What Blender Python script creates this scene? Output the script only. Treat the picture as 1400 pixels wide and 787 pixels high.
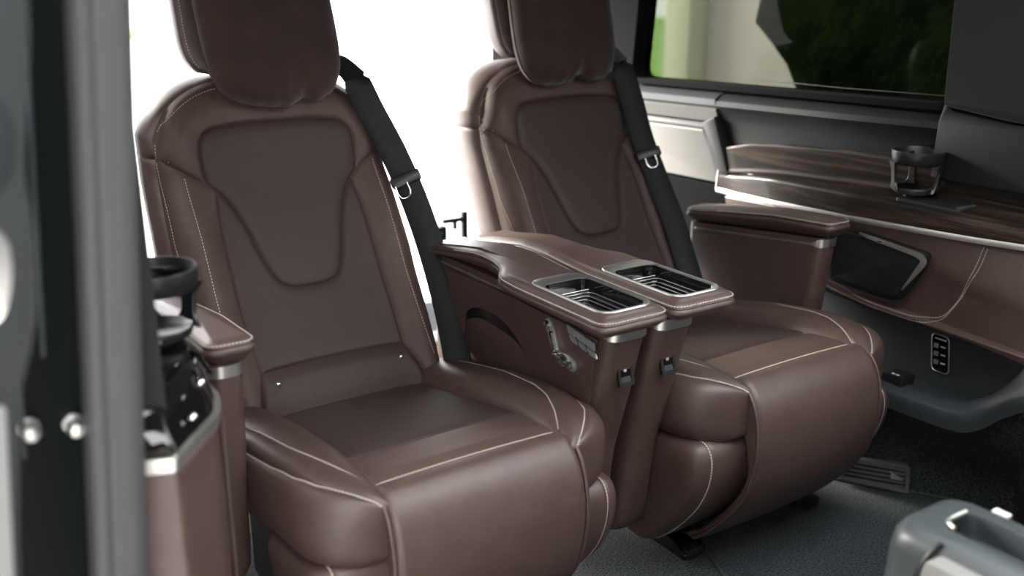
import bpy, bmesh, math, random
import numpy as np
from mathutils import Vector, Matrix
from mathutils.bvhtree import BVHTree
from mathutils.geometry import tessellate_polygon

random.seed(3); np.random.seed(3)
S = bpy.context.scene
COL = S.collection
for o in list(bpy.data.objects): bpy.data.objects.remove(o)

# ------------------------------------------------------------------ camera
CAM_POS = (-0.7145, -1.191, 1.1512)
PITCH, YAW = math.radians(17.4106), math.radians(56.4446)
fw = Vector((math.cos(YAW)*math.cos(PITCH), math.sin(YAW)*math.cos(PITCH), -math.sin(PITCH)))
rt = Vector((math.sin(YAW), -math.cos(YAW), 0)); up = rt.cross(fw)
cd = bpy.data.cameras.new('camera'); cam = bpy.data.objects.new('camera', cd); COL.objects.link(cam)
cam.matrix_world = Matrix(((rt.x, up.x, -fw.x, CAM_POS[0]), (rt.y, up.y, -fw.y, CAM_POS[1]), (rt.z, up.z, -fw.z, CAM_POS[2]), (0, 0, 0, 1)))
cd.sensor_width = 36.0; cd.lens = 35.0; cd.clip_start = 0.02; cd.clip_end = 300
cd.dof.use_dof = True; cd.dof.focus_distance = 1.85; cd.dof.aperture_fstop = 2.2
S.camera = cam

# ------------------------------------------------------------------ light: bright overcast daylight
w = bpy.data.worlds.new('overcast'); S.world = w; w.use_nodes = True
bg = w.node_tree.nodes['Background']; bg.inputs[0].default_value = (0.99, 0.99, 1.0, 1); bg.inputs[1].default_value = 8.6
sd = bpy.data.lights.new('hazy_sun', 'SUN'); sd.energy = 22.0; sd.angle = math.radians(25); sd.color = (1.0, .93, .83)
sun = bpy.data.objects.new('hazy_sun', sd); COL.objects.link(sun); sun.rotation_euler = Vector((.38, -.85, -.36)).to_track_quat('-Z', 'Y').to_euler()
S.view_settings.view_transform = 'Standard'; S.view_settings.look = 'None'
S.view_settings.exposure = 0.0; S.view_settings.gamma = 1.0
S.view_settings.use_curve_mapping = False

# ------------------------------------------------------------------ materials
def mat(name, col, rough=.5, metal=0., spec=.5, coat=0., coat_rough=.1, sheen=0.):
    m = bpy.data.materials.new(name); m.use_nodes = True
    b = m.node_tree.nodes['Principled BSDF']
    b.inputs['Base Color'].default_value = (*col, 1); b.inputs['Roughness'].default_value = rough
    b.inputs['Metallic'].default_value = metal; b.inputs['Specular IOR Level'].default_value = spec
    b.inputs['Coat Weight'].default_value = coat; b.inputs['Coat Roughness'].default_value = coat_rough
    b.inputs['Sheen Weight'].default_value = sheen
    return m
def nd(m, t, **kw):
    n = m.node_tree.nodes.new(t)
    for k, v in kw.items(): setattr(n, k, v)
    return n
def lk(m, a, b): m.node_tree.links.new(a, b)
def bsdf(m): return m.node_tree.nodes['Principled BSDF']
def add_bump(m, kind='noise', scale=300., strength=.2, dist=.001, detail=2.):
    tc = nd(m, 'ShaderNodeTexCoord')
    if kind == 'noise':
        t = nd(m, 'ShaderNodeTexNoise'); t.inputs['Scale'].default_value = scale; t.inputs['Detail'].default_value = detail; out = t.outputs['Fac']
    else:
        t = nd(m, 'ShaderNodeTexVoronoi'); t.inputs['Scale'].default_value = scale; out = t.outputs['Distance']
    lk(m, tc.outputs['Object'], t.inputs['Vector'])
    bp = nd(m, 'ShaderNodeBump'); bp.inputs['Strength'].default_value = strength; bp.inputs['Distance'].default_value = dist
    lk(m, out, bp.inputs['Height']); lk(m, bp.outputs['Normal'], bsdf(m).inputs['Normal'])
    return t, out
def vary(m, col_a, col_b, scale=8., detail=3., lo=.35, hi=.65):
    tc = nd(m, 'ShaderNodeTexCoord'); t = nd(m, 'ShaderNodeTexNoise'); t.inputs['Scale'].default_value = scale; t.inputs['Detail'].default_value = detail
    lk(m, tc.outputs['Object'], t.inputs['Vector'])
    r = nd(m, 'ShaderNodeValToRGB'); r.color_ramp.elements[0].position = lo; r.color_ramp.elements[1].position = hi
    r.color_ramp.elements[0].color = (*col_a, 1); r.color_ramp.elements[1].color = (*col_b, 1)
    lk(m, t.outputs['Fac'], r.inputs['Fac']); lk(m, r.outputs['Color'], bsdf(m).inputs['Base Color'])

LEATHER = (.077, .0445, .0390)
M = {}
M['leather'] = mat('brown_leather', LEATHER, .47, spec=.68); vary(M['leather'], (.071, .041, .036), (.083, .048, .042), 30); add_bump(M['leather'], 'voronoi', 650, .22, .0006)
M['leathermatte'] = mat('brown_leather_shaded', LEATHER, .6, spec=.4); vary(M['leathermatte'], (.066, .038, .033), (.078, .045, .039), 30); add_bump(M['leathermatte'], 'voronoi', 650, .22, .0006)  # same leather, darker and duller, so shade on the backs is in the colour
M['perf'] = mat('perforated_leather_shaded', LEATHER, .6, spec=.3)
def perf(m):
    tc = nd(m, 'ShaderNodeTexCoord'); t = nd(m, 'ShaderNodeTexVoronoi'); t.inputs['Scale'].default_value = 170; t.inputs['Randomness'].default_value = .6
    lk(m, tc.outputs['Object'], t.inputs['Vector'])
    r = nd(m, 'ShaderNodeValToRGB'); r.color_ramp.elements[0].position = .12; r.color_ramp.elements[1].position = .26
    r.color_ramp.elements[0].color = (.020, .0135, .0125, 1); r.color_ramp.elements[1].color = (.045, .029, .0265, 1)  # dark dots are perforations; base darkened to carry the shade of the backs
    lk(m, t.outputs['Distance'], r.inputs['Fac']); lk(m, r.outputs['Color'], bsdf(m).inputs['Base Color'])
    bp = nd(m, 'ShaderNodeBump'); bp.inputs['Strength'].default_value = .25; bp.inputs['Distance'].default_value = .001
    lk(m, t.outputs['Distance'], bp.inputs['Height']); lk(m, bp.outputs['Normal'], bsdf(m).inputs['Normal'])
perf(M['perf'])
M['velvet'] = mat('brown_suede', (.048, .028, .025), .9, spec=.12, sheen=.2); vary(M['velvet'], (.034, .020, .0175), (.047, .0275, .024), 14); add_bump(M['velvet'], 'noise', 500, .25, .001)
M['thread'] = mat('pale_thread', (.46, .40, .36), .8)
M['chrome'] = mat('chrome', (.80, .80, .80), .12, 1.)
M['satin'] = mat('satin_aluminium', (.72, .71, .69), .38, 1.)
M['belt'] = mat('black_webbing', (.007, .008, .009), .55, spec=.25)
M['blackcloth'] = mat('black_pillar_cloth', (.008, .008, .009), .95, spec=.08); add_bump(M['blackcloth'], 'noise', 700, .4, .001)
def weave(m):
    tc = nd(m, 'ShaderNodeTexCoord'); t = nd(m, 'ShaderNodeTexVoronoi'); t.inputs['Scale'].default_value = 330; t.inputs['Randomness'].default_value = 0.1
    lk(m, tc.outputs['Object'], t.inputs['Vector']); bp = nd(m, 'ShaderNodeBump'); bp.inputs['Strength'].default_value = .5; bp.inputs['Distance'].default_value = .001
    lk(m, t.outputs['Distance'], bp.inputs['Height']); lk(m, bp.outputs['Normal'], bsdf(m).inputs['Normal'])
weave(M['belt'])
M['black'] = mat('black_plastic', (.012, .013, .014), .38); add_bump(M['black'], 'noise', 700, .1, .0005)
M['gloss'] = mat('piano_black', (.006, .006, .007), .08, coat=.6)
M['glossbrown'] = mat('gloss_paint_black', (.002, .004, .004), .35, spec=.12)
M['grey'] = mat('dark_grey_plastic', (.013, .015, .017), .55, spec=.28); add_bump(M['grey'], 'voronoi', 600, .25, .0006)
M['console'] = mat('blue_grey_plastic', (.040, .047, .053), .42); add_bump(M['console'], 'noise', 500, .1, .0005)
M['traygrey'] = mat('tray_grey_plastic', (.030, .034, .038), .48, spec=.4); add_bump(M['traygrey'], 'voronoi', 600, .2, .0006)
M['ventgrey'] = mat('vent_grey_plastic', (.10, .103, .108), .5)
M['consolelight'] = mat('satin_grey_panel', (.20, .20, .195), .4)
M['midgrey'] = mat('mid_grey_plastic', (.040, .042, .044), .55); add_bump(M['midgrey'], 'voronoi', 600, .2, .0006)
M['seal'] = mat('rubber_seal_grey', (.062, .062, .066), .55, spec=.4)
M['stone'] = mat('light_grey_trim', (.11, .108, .10), .5); add_bump(M['stone'], 'voronoi', 700, .15, .0005)
M['fabric'] = mat('grey_headliner_fabric', (.017, .0165, .016), .95, spec=.1, sheen=.2); add_bump(M['fabric'], 'noise', 900, .5, .001)
M['carpet'] = mat('charcoal_carpet', (.017, .019, .021), 1., spec=.03, sheen=.04); vary(M['carpet'], (.018, .0205, .0225), (.060, .067, .073), 230, 3, .38, .62); add_bump(M['carpet'], 'noise', 260, 1., .004, 4)
M['piping'] = mat('carpet_binding', (.030, .034, .040), .7)
M['wood'] = mat('dark_glossy_wood', (.03, .02, .016), .45, spec=.15, coat=.16, coat_rough=.05)
def woodm(m):
    tc = nd(m, 'ShaderNodeTexCoord'); mp = nd(m, 'ShaderNodeMapping'); mp.inputs['Scale'].default_value = (14, .9, 26)
    lk(m, tc.outputs['Object'], mp.inputs['Vector'])
    t = nd(m, 'ShaderNodeTexNoise'); t.inputs['Scale'].default_value = 3.2; t.inputs['Detail'].default_value = 6; t.inputs['Roughness'].default_value = .6
    lk(m, mp.outputs['Vector'], t.inputs['Vector'])
    r = nd(m, 'ShaderNodeValToRGB'); e = r.color_ramp.elements
    e[0].position = .36; e[0].color = (.005, .004, .0035, 1); e[1].position = .68; e[1].color = (.060, .039, .028, 1)
    k = e.new(.5); k.color = (.014, .0095, .0075, 1)
    lk(m, t.outputs['Fac'], r.inputs['Fac']); lk(m, r.outputs['Color'], bsdf(m).inputs['Base Color'])
woodm(M['wood'])
M['grille'] = mat('speaker_mesh', (.015, .016, .017), .6, spec=.2)
def grill(m):
    tc = nd(m, 'ShaderNodeTexCoord'); t = nd(m, 'ShaderNodeTexVoronoi'); t.inputs['Scale'].default_value = 330; t.inputs['Randomness'].default_value = 0.
    lk(m, tc.outputs['Object'], t.inputs['Vector'])
    r = nd(m, 'ShaderNodeValToRGB'); r.color_ramp.elements[0].position = .2; r.color_ramp.elements[1].position = .4
    r.color_ramp.elements[0].color = (.001, .001, .001, 1); r.color_ramp.elements[1].color = (.014, .015, .017, 1)
    lk(m, t.outputs['Distance'], r.inputs['Fac']); lk(m, r.outputs['Color'], bsdf(m).inputs['Base Color'])
grill(M['grille'])
M['white'] = mat('white_print', (.75, .75, .75), .5)
M['silverbtn'] = mat('silver_button', (.50, .51, .52), .35, .75)
def glass(name, col, rough=0.0):
    m = bpy.data.materials.new(name); m.use_nodes = True; nt = m.node_tree; nt.nodes.clear()
    out = nt.nodes.new('ShaderNodeOutputMaterial'); tr = nt.nodes.new('ShaderNodeBsdfTransparent'); tr.inputs[0].default_value = (*col, 1)
    gl = nt.nodes.new('ShaderNodeBsdfGlossy'); gl.inputs['Roughness'].default_value = .02
    lw_ = nt.nodes.new('ShaderNodeLayerWeight'); lw_.inputs[0].default_value = .5
    pw = nt.nodes.new('ShaderNodeMath'); pw.operation = 'POWER'; pw.inputs[1].default_value = 5; nt.links.new(lw_.outputs['Facing'], pw.inputs[0])
    fr = nt.nodes.new('ShaderNodeMath'); fr.operation = 'MULTIPLY_ADD'; fr.inputs[1].default_value = .3; fr.inputs[2].default_value = .005; nt.links.new(pw.outputs[0], fr.inputs[0])
    mx = nt.nodes.new('ShaderNodeMixShader'); nt.links.new(fr.outputs[0], mx.inputs[0]); nt.links.new(tr.outputs[0], mx.inputs[1]); nt.links.new(gl.outputs[0], mx.inputs[2])
    nt.links.new(mx.outputs[0], out.inputs[0]); return m
M['glass'] = glass('tinted_glass', (.29, .31, .285))
M['clearglass'] = glass('clear_glass', (.93, .95, .94))
M['lawn'] = mat('lawn_grass', (.16, .30, .05), .9); vary(M['lawn'], (.12, .24, .035), (.24, .38, .08), 2.5, 4)
M['paving'] = mat('pale_paving', (.62, .61, .58), .9); vary(M['paving'], (.58, .57, .54), (.66, .65, .62), 1.5, 4)
M['hedge'] = mat('dark_evergreen', (.02, .045, .012), 1., spec=0.); vary(M['hedge'], (.005, .0085, .004), (.014, .024, .008), 2.2, 6); add_bump(M['hedge'], 'noise', 9, .4, .1, 5)
M['plaster'] = mat('beige_plaster', (.50, .425, .41), .9); vary(M['plaster'], (.48, .405, .39), (.52, .445, .43), 1.2, 3)
M['lightblock'] = mat('grey_light_block', (.20, .195, .19), .9)  # for the added wall that blocks sky light
M['plasteryellow'] = mat('cream_plaster', (.55, .52, .38), .9)

# ------------------------------------------------------------------ mesh helpers
def link(o, parent=None):
    COL.objects.link(o)
    if parent is not None: o.parent = parent
    return o
def mk(name, V, F, m, parent=None, smooth=True, label=None, kind=None):
    me = bpy.data.meshes.new(name)
    me.from_pydata([tuple(float(c) for c in v) for v in V], [], [tuple(int(i) for i in f) for f in F]); me.validate(); me.update()
    if smooth: me.polygons.foreach_set('use_smooth', [True]*len(me.polygons))
    me.materials.append(M[m]); o = bpy.data.objects.new(name, me); link(o, parent)
    if label: o['label'] = label
    if kind: o['kind'] = kind
    return o
def empty(name, loc=(0, 0, 0)):
    o = bpy.data.objects.new(name, None); o.empty_display_size = .05; o.location = loc; COL.objects.link(o); return o
def tag(o, label, cat, group=None, kind=None):
    o['label'] = label
    if cat: o['category'] = cat
    if group: o['group'] = group
    if kind: o['kind'] = kind
    return o
def grid_faces(nu, nv, close_u=False, flip=False):
    F = []
    for j in range(nv-1):
        for i in range(nu if close_u else nu-1):
            a = j*nu+i; b = j*nu+(i+1) % nu; c = b+nu; d = a+nu
            F.append((a, d, c, b) if flip else (a, b, c, d))
    return F
def loft(rings, closed=True, caps=True, flip=False, cap0=True):
    n = len(rings[0]); V = [p for r in rings for p in r]; F = grid_faces(n, len(rings), closed, flip)
    if caps and closed:
        if cap0: F.append(tuple(range(n)) if flip else tuple(range(n-1, -1, -1)))
        k = (len(rings)-1)*n; F.append(tuple(range(k+n-1, k-1, -1)) if flip else tuple(range(k, k+n)))
    return V, F
def fixn(o):
    bm = bmesh.new(); bm.from_mesh(o.data); bmesh.ops.recalc_face_normals(bm, faces=bm.faces); bm.to_mesh(o.data); bm.free(); return o
def autosmooth(o, deg=35):
    me = o.data; bm = bmesh.new(); bm.from_mesh(me)
    for e in bm.edges:
        e.smooth = not (len(e.link_faces) == 2 and e.calc_face_angle(0) > math.radians(deg))
    for f in bm.faces: f.smooth = True
    bm.to_mesh(me); bm.free(); return o
def box(name, c, s, m, parent=None, bev=.004, rot=None, seg=2, **kw):
    bm = bmesh.new(); bmesh.ops.create_cube(bm, size=1); bmesh.ops.scale(bm, vec=s, verts=bm.verts)
    if bev: bmesh.ops.bevel(bm, geom=list(bm.edges), offset=min(bev, min(s)*.45), segments=seg, affect='EDGES', profile=.5)
    if rot is not None: bmesh.ops.rotate(bm, cent=(0, 0, 0), matrix=rot, verts=bm.verts)
    bmesh.ops.translate(bm, vec=c, verts=bm.verts)
    me = bpy.data.meshes.new(name); bm.to_mesh(me); bm.free(); me.materials.append(M[m])
    o = bpy.data.objects.new(name, me); link(o, parent); autosmooth(o)
    for k, v in kw.items(): o[k] = v
    return o
def spline(P, n):
    P = np.array(P, float); d = np.r_[0, np.cumsum(np.linalg.norm(np.diff(P, axis=0), axis=1))]
    m = np.zeros_like(P)
    for i in range(len(P)):
        if i == 0: m[i] = (P[1]-P[0])/(d[1]-d[0])
        elif i == len(P)-1: m[i] = (P[-1]-P[-2])/(d[-1]-d[-2])
        else: m[i] = (P[i+1]-P[i-1])/(d[i+1]-d[i-1])
    t = np.linspace(0, d[-1], n); out = []
    for x in t:
        i = min(max(np.searchsorted(d, x)-1, 0), len(P)-2); h = d[i+1]-d[i]; s = (x-d[i])/h
        out.append((2*s**3-3*s**2+1)*P[i]+(s**3-2*s*s+s)*h*m[i]+(-2*s**3+3*s*s)*P[i+1]+(s**3-s*s)*h*m[i+1])
    return np.array(out)
def resample(P, step=None, n=None):
    P = np.array(P, float); d = np.r_[0, np.cumsum(np.linalg.norm(np.diff(P, axis=0), axis=1))]
    if n is None: n = max(2, int(d[-1]/step)+1)
    t = np.linspace(0, d[-1], n); return np.stack([np.interp(t, d, P[:, k]) for k in range(P.shape[1])], 1)
def tube(name, P, r, m, parent=None, n=10, **kw):
    P = np.array(P, float); rings = []; T = np.gradient(P, axis=0); T /= np.linalg.norm(T, axis=1)[:, None]
    ref = np.array([0, 0, 1.]) if abs(T[0][2]) < .9 else np.array([1., 0, 0])
    a = np.cross(T[0], ref); a /= np.linalg.norm(a)
    for i in range(len(P)):
        a = a-T[i]*(a@T[i]); a /= np.linalg.norm(a); b = np.cross(T[i], a)
        rr = r[i] if hasattr(r, '__len__') else r
        rings.append([P[i]+rr*(math.cos(t)*a+math.sin(t)*b) for t in np.linspace(0, 2*math.pi, n, endpoint=False)])
    V, F = loft(rings); o = mk(name, V, F, m, parent, **kw); fixn(o); return autosmooth(o, 60)
def strip(name, P, N, width, thick, m, parent=None, **kw):
    """flat band swept along P, lying across the surface whose normals are N"""
    P = np.array(P, float); N = np.array(N, float); T = np.gradient(P, axis=0); T /= np.linalg.norm(T, axis=1)[:, None]; rings = []
    for i in range(len(P)):
        n = N[i]-T[i]*(N[i]@T[i]); n /= np.linalg.norm(n); b = np.cross(T[i], n)
        ww = (width[i] if hasattr(width, '__len__') else width)/2
        rings.append([P[i]-b*ww+n*thick*.2, P[i]-b*ww*.94+n*thick, P[i]+n*thick*1.1, P[i]+b*ww*.94+n*thick, P[i]+b*ww+n*thick*.2, P[i]+b*ww*.94, P[i], P[i]-b*ww*.94])
    V, F = loft(rings); o = mk(name, V, F, m, parent, **kw); fixn(o); return autosmooth(o, 50)
def rrect(x0, x1, y0, y1, r, n=8):
    """rounded rectangle outline, counter-clockwise"""
    r = min(r, (x1-x0)/2*.999, (y1-y0)/2*.999); P = []
    for cx, cy, a in ((x1-r, y0+r, -90), (x1-r, y1-r, 0), (x0+r, y1-r, 90), (x0+r, y0+r, 180)):
        for k in range(n+1):
            t = math.radians(a+90*k/n); P.append((cx+r*math.cos(t), cy+r*math.sin(t)))
    return P
def round_poly(P, r, n=6):
    """round the corners of a 2D polygon"""
    out = []; k = len(P)
    for i in range(k):
        p = Vector(P[i]); a = Vector(P[i-1])-p; b = Vector(P[(i+1) % k])-p
        rr = r[i] if hasattr(r, '__len__') else r
        l = min(rr, a.length*.45, b.length*.45); A = p+a.normalized()*l; B = p+b.normalized()*l
        if rr <= 0: out.append(tuple(p)); continue
        for j in range(n+1):
            t = j/n; out.append(tuple(A*(1-t)**2+p*2*t*(1-t)+B*t*t))
    return out
def plate(name, outline, fn, d0, d1, m, parent=None, holes=(), bev=0., **kw):
    """solid plate: 2D outline (with holes) extruded between depths d0 (seen face) and d1; fn(a, b, depth) -> xyz"""
    loops = [list(outline)]+[list(h) for h in holes]
    V = []; F = []; L3 = [[Vector((p[0], p[1], 0)) for p in l] for l in loops]
    tris = tessellate_polygon(L3); flat = [p for l in loops for p in l]; n = len(flat)
    if bev and not holes:
        c = np.mean(np.array(outline), axis=0); O = np.array(outline)
        nx = np.roll(O, -1, 0)-np.roll(O, 1, 0); nn = np.stack([-nx[:, 1], nx[:, 0]], 1); nn /= np.linalg.norm(nn, axis=1)[:, None]+1e-9
        area = .5*np.sum(O[:, 0]*np.roll(O[:, 1], -1)-np.roll(O[:, 0], -1)*O[:, 1])
        if area < 0: nn = -nn
        sg = 1 if d1 > d0 else -1
        rings = [(O+nn*bev, d0), (O+nn*bev*.3, d0+sg*bev*.3), (O, d0+sg*bev), (O, d1)]
        for R_, d in rings: V += [fn(p[0], p[1], d) for p in R_]
        k = len(O); F = grid_faces(k, 4, True); F += [tuple(t) for t in tris]; F += [tuple(i+3*k for i in t[::-1]) for t in tris]
    else:
        V = [fn(p[0], p[1], d0) for p in flat]+[fn(p[0], p[1], d1) for p in flat]
        F = [tuple(t) for t in tris]+[tuple(i+n for i in t[::-1]) for t in tris]; s = 0
        for l in loops:
            k = len(l)
            for i in range(k): F.append((s+i, s+(i+1) % k, s+(i+1) % k+n, s+i+n))
            s += k
    o = mk(name, V, F, m, parent, smooth=False, **kw); fixn(o); return autosmooth(o, 40)
def stitches(name, lines, parent, width=.0016, length=.0042, gap=.0022, h=.0012):
    """many sewn dashes as one joined part; lines: list of (points, normals)"""
    V = []; F = []
    for P, N in lines:
        P = np.array(P, float); N = np.array(N, float); d = np.r_[0, np.cumsum(np.linalg.norm(np.diff(P, axis=0), axis=1))]
        ip = lambda A, t: np.array([np.interp(t, d, A[:, k]) for k in range(3)])
        t = 0.
        while t+length < d[-1]:
            a = ip(P, t); b = ip(P, t+length); n = ip(N, t+length/2); n /= np.linalg.norm(n)+1e-9
            s = np.cross(b-a, n); s /= np.linalg.norm(s)+1e-9; s *= width/2; k = len(V)
            for q, e in ((a, .25), (b, .25)):
                V += [q-s-n*.0006, q+s-n*.0006, q+s*.7+n*h*e*2, q-s*.7+n*h*e*2]
            F += [(k, k+1, k+2, k+3), (k+7, k+6, k+5, k+4), (k+1, k+5, k+6, k+2), (k+2, k+6, k+7, k+3), (k+3, k+7, k+4, k)]
            t += length+gap
    o = mk(name, V, F, 'thread', parent, smooth=False, kind='stuff'); o['label'] = 'pale sewn stitching'; return o
def bvh_of(objs):
    V = []; F = []
    for o in objs:
        k = len(V); V += [v.co.copy() for v in o.data.vertices]; F += [tuple(i+k for i in p.vertices) for p in o.data.polygons]
    return BVHTree.FromPolygons(V, F)
def drape(bvh, P, step=.004, direction=None, lift=0.):
    P = resample(P, step); Q = []; N = []
    for p in P:
        if direction is not None:
            dv = Vector(direction); r = bvh.ray_cast(Vector(p)-dv*.3, dv)
            if r[0] is None: r = bvh.find_nearest(Vector(p))
        else: r = bvh.find_nearest(Vector(p))
        n = r[1].copy()
        if direction is not None and n.dot(Vector(direction)) > 0: n = -n
        Q.append(np.array(r[0]+n*lift)); N.append(np.array(n))
    return np.array(Q), np.array(N)
def lathe(name, prof, c, m, parent=None, n=32, axis='z', **kw):
    rings = []
    for r, h in prof:
        ring = []
        for t in np.linspace(0, 2*math.pi, n, endpoint=False):
            a, b = r*math.cos(t), r*math.sin(t)
            p = (a, b, h) if axis == 'z' else ((a, h, b) if axis == 'y' else (h, a, b))
            ring.append((p[0]+c[0], p[1]+c[1], p[2]+c[2]))
        rings.append(ring)
    V, F = loft(rings); o = mk(name, V, F, m, parent, **kw); fixn(o); return autosmooth(o, 50)
def copy_tree(o, parent=None):
    c = o.copy(); COL.objects.link(c)
    if parent is not None: c.parent = parent
    for ch in o.children: copy_tree(ch, c)
    return c

# ================================================================== SETTING
PX = 0.734           # distance between the two seats
MID = PX/2
plane = {'x': lambda a, b, d: (d, a, b), 'y': lambda a, b, d: (a, d, b), 'z': lambda a, b, d: (a, b, d)}

fl = plate('floor', [(-.50, -2.6), (1.30, -2.6), (1.30, 1.9), (-.50, 1.9)], plane['z'], 0., -.06, 'carpet'); tag(fl, 'charcoal carpeted van floor under the seats', None, kind='structure')
tube('carpet_binding', spline([(.585, -.25, .002), (.601, .02, .002), (.627, .089, .002), (.66, .25, .002), (.66, .5, .002)], 20), .004, 'piping', fl, n=8)
tube('carpet_binding', spline([(1.02, .34, .003), (1.11, .165, .003), (1.17, .075, .003), (1.245, -.035, .003), (1.28, -.12, .003)], 20), .0035, 'piping', fl, n=8)

ceil = plate('ceiling', [(-.51, -2.63), (1.25, -2.63), (1.25, 1.87), (-.51, 1.87)], plane['z'], 1.375, 1.425, 'fabric', holes=[rrect(-.20, 1.10, -1.0, -.22, .06, 6)]); tag(ceil, 'dark headliner of the van roof', None, kind='structure')  # roof opening added to let sky light onto the seat fronts

win2 = empty('added_roof_window'); tag(win2, 'unseen glass roof panel added to light the seat fronts', None, kind='structure')  # added roof window, unseen, lights the flaps from above
plate('roof_pane', rrect(-.21, 1.11, -1.01, -.21, .06, 6), plane['z'], 1.428, 1.434, 'clearglass', win2)

# far wall: upper shell with the side window opening
WX = 1.18
win = round_poly([(.035, .886), (1.075, .860), (1.03, 1.33), (.06, 1.33)], .05, 8)
win3 = round_poly([(-1.75, .80), (-.47, .80), (-.44, 1.33), (-1.75, 1.33)], .05, 8)  # opening for the added forward window
wall = plate('wall_right', [(-2.6, .60), (1.84, .60), (1.84, 1.385), (-2.6, 1.385)], plane['x'], WX+.03, WX+.09, 'blackcloth', holes=[win, win3])
tag(wall, 'far side wall of the van around the side window', None, kind='structure')
lower = plate('lower_shell', [(-2.6, -.05), (1.84, -.05), (1.84, .62), (-2.6, .62)], plane['x'], 1.30, 1.36, 'grey', wall)
win1 = empty('window_1'); tag(win1, 'dark tinted side window in the far wall', None, kind='structure')
def inset_poly(P, d):
    O = np.array(P); nx = np.roll(O, -1, 0)-np.roll(O, 1, 0); nn = np.stack([-nx[:, 1], nx[:, 0]], 1); nn /= np.linalg.norm(nn, axis=1)[:, None]+1e-9
    ar = .5*np.sum(O[:, 0]*np.roll(O[:, 1], -1)-np.roll(O[:, 0], -1)*O[:, 1])
    return [tuple(p) for p in O+(nn if ar > 0 else -nn)*d]
plate('window_pane', inset_poly(win, -.012), plane['x'], WX+.062, WX+.066, 'glass', win1)
plate('window_seal', inset_poly(win, -.004), plane['x'], WX+.015, WX+.085, 'blackcloth', win1, holes=[inset_poly(win, .010)])
tube('pane_line', [(WX+.060, .66, .897), (WX+.060, .35, .900), (WX+.060, .05, .908)], .0012, 'midgrey', win1, n=6)  # thin grey line across the lower pane

w3 = empty('added_side_window'); tag(w3, 'unseen forward window added in the far wall to light the second seat', None, kind='structure')  # added window, unseen, meant to light the second seat's flap
plate('window_pane', inset_poly(win3, -.012), plane['x'], WX+.062, WX+.066, 'clearglass', w3)
plate('window_seal', inset_poly(win3, -.004), plane['x'], WX+.015, WX+.085, 'blackcloth', w3, holes=[inset_poly(win3, .010)])

# front window pillar cover (fabric above, plastic below)
tr1 = empty('trim_1'); tag(tr1, 'dark grey window pillar cover in front of the side window', None, kind='structure')
plate('pillar_fabric', round_poly([(.048, .895), (.062, 1.36), (-.44, 1.36), (-.46, .872), (-.1, .878)], .01), plane['x'], WX-.005, WX+.03, 'fabric', tr1, bev=.006)
plate('pillar_base', round_poly([(.046, .915), (.03, .886), (-.1, .874), (-.36, .868), (-.44, .868), (-.48, .79), (-.95, .79), (-.95, .74), (.06, .74), (.06, .86)], [.01, .01, 0, 0, 0, 0, 0, 0, 0, 0]), plane['x'], WX+.003, WX+.03, 'grey', tr1, bev=.006)
tube('grab_edge', spline([(WX-.006, -.135, 1.25), (WX-.006, -.15, .98), (WX-.006, -.175, .86), (WX-.006, -.2, .79), (WX+.006, -.208, .765)], 20), .011, 'midgrey', tr1)

# sill under the window
def sweep_y(name, prof, y0, y1, m, parent, n=24, fz=lambda y: 0., fx=lambda y: 0.):
    rings = [[(p[0]+fx(y), y, p[1]+fz(y)) for p in prof] for y in np.linspace(y0, y1, n)]
    V, F = loft(rings); o = mk(name, V, F, m, parent); fixn(o); return autosmooth(o, 40)
tr2 = empty('trim_2'); tag(tr2, 'dark grey moulded sill below the side window', None, kind='structure')
slope = lambda y: -.026*(y-.035)/.96
sweep_y('sill_front', [(WX+.05, .878), (WX+.012, .872), (WX-.004, .858), (WX-.006, .845), (WX+.004, .835), (WX+.02, .80), (WX+.02, .74), (WX+.06, .74)], .70, -.42, 'grey', tr2, fz=lambda y: slope(y) if y > .03 else 0., fx=lambda y: .016*float(np.clip((.34-y)/.28, 0, 1))**2, n=60)
sweep_y('sill_rear', [(WX+.05, .880), (WX+.010, .874), (WX-.006, .862), (WX-.006, .845), (WX+.06, .842)], 1.12, .70, 'console', tr2, fz=slope)
sweep_y('sill_band', [(WX+.05, .844), (WX+.006, .843), (WX-.002, .835), (WX+.008, .802), (WX+.05, .800)], 1.12, .70, 'stone', tr2, fz=slope)
sweep_y('sill_groove', [(WX+.05, .800), (WX+.02, .802), (WX+.006, .785), (WX+.012, .766), (WX+.05, .764)], 1.12, .70, 'console', tr2, fz=slope)
tr3 = empty('trim_3'); tag(tr3, 'light grey rear side panel beside the second seat back', None, kind='structure')
plate('rear_panel', round_poly([(.745, .760), (1.15, .748), (1.15, .615), (.655, .625)], .004), plane['x'], WX, WX+.04, 'stone', tr3, bev=.004)
plate('rear_panel_foot', round_poly([(.60, .622), (1.15, .612), (1.15, .30), (.55, .30)], .004), plane['x'], WX+.004, WX+.05, 'blackcloth', tr3, bev=.004)
plate('edge_post', round_poly([(.70, .800), (.745, .778), (.66, .60), (.615, .60)], .004), plane['x'], WX-.006, WX+.03, 'grey', tr3, bev=.004)

# near wall: rear part only, with its own side window opening; the door opening is in front of it
NX = -.47
nwin = round_poly([(.10, .90), (1.0, .88), (.96, 1.32), (.12, 1.32)], .05, 6)
nw = plate('wall_left', [(-.12, -.05), (1.84, -.05), (1.84, 1.385), (-.12, 1.385)], plane['x'], NX, NX-.06, 'grey', holes=[nwin]); tag(nw, 'near side wall of the van behind the door opening', None, kind='structure')

wf = plate('added_front_block', [(-.5, -.05), (1.25, -.05), (1.25, 1.385), (-.5, 1.385)], plane['y'], -2.6, -2.66, 'fabric'); tag(wf, 'unseen dark panel added to shut off light from the cabin front', None, kind='structure')  # unseen panel added to keep frontal light off the seat backs

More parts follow.
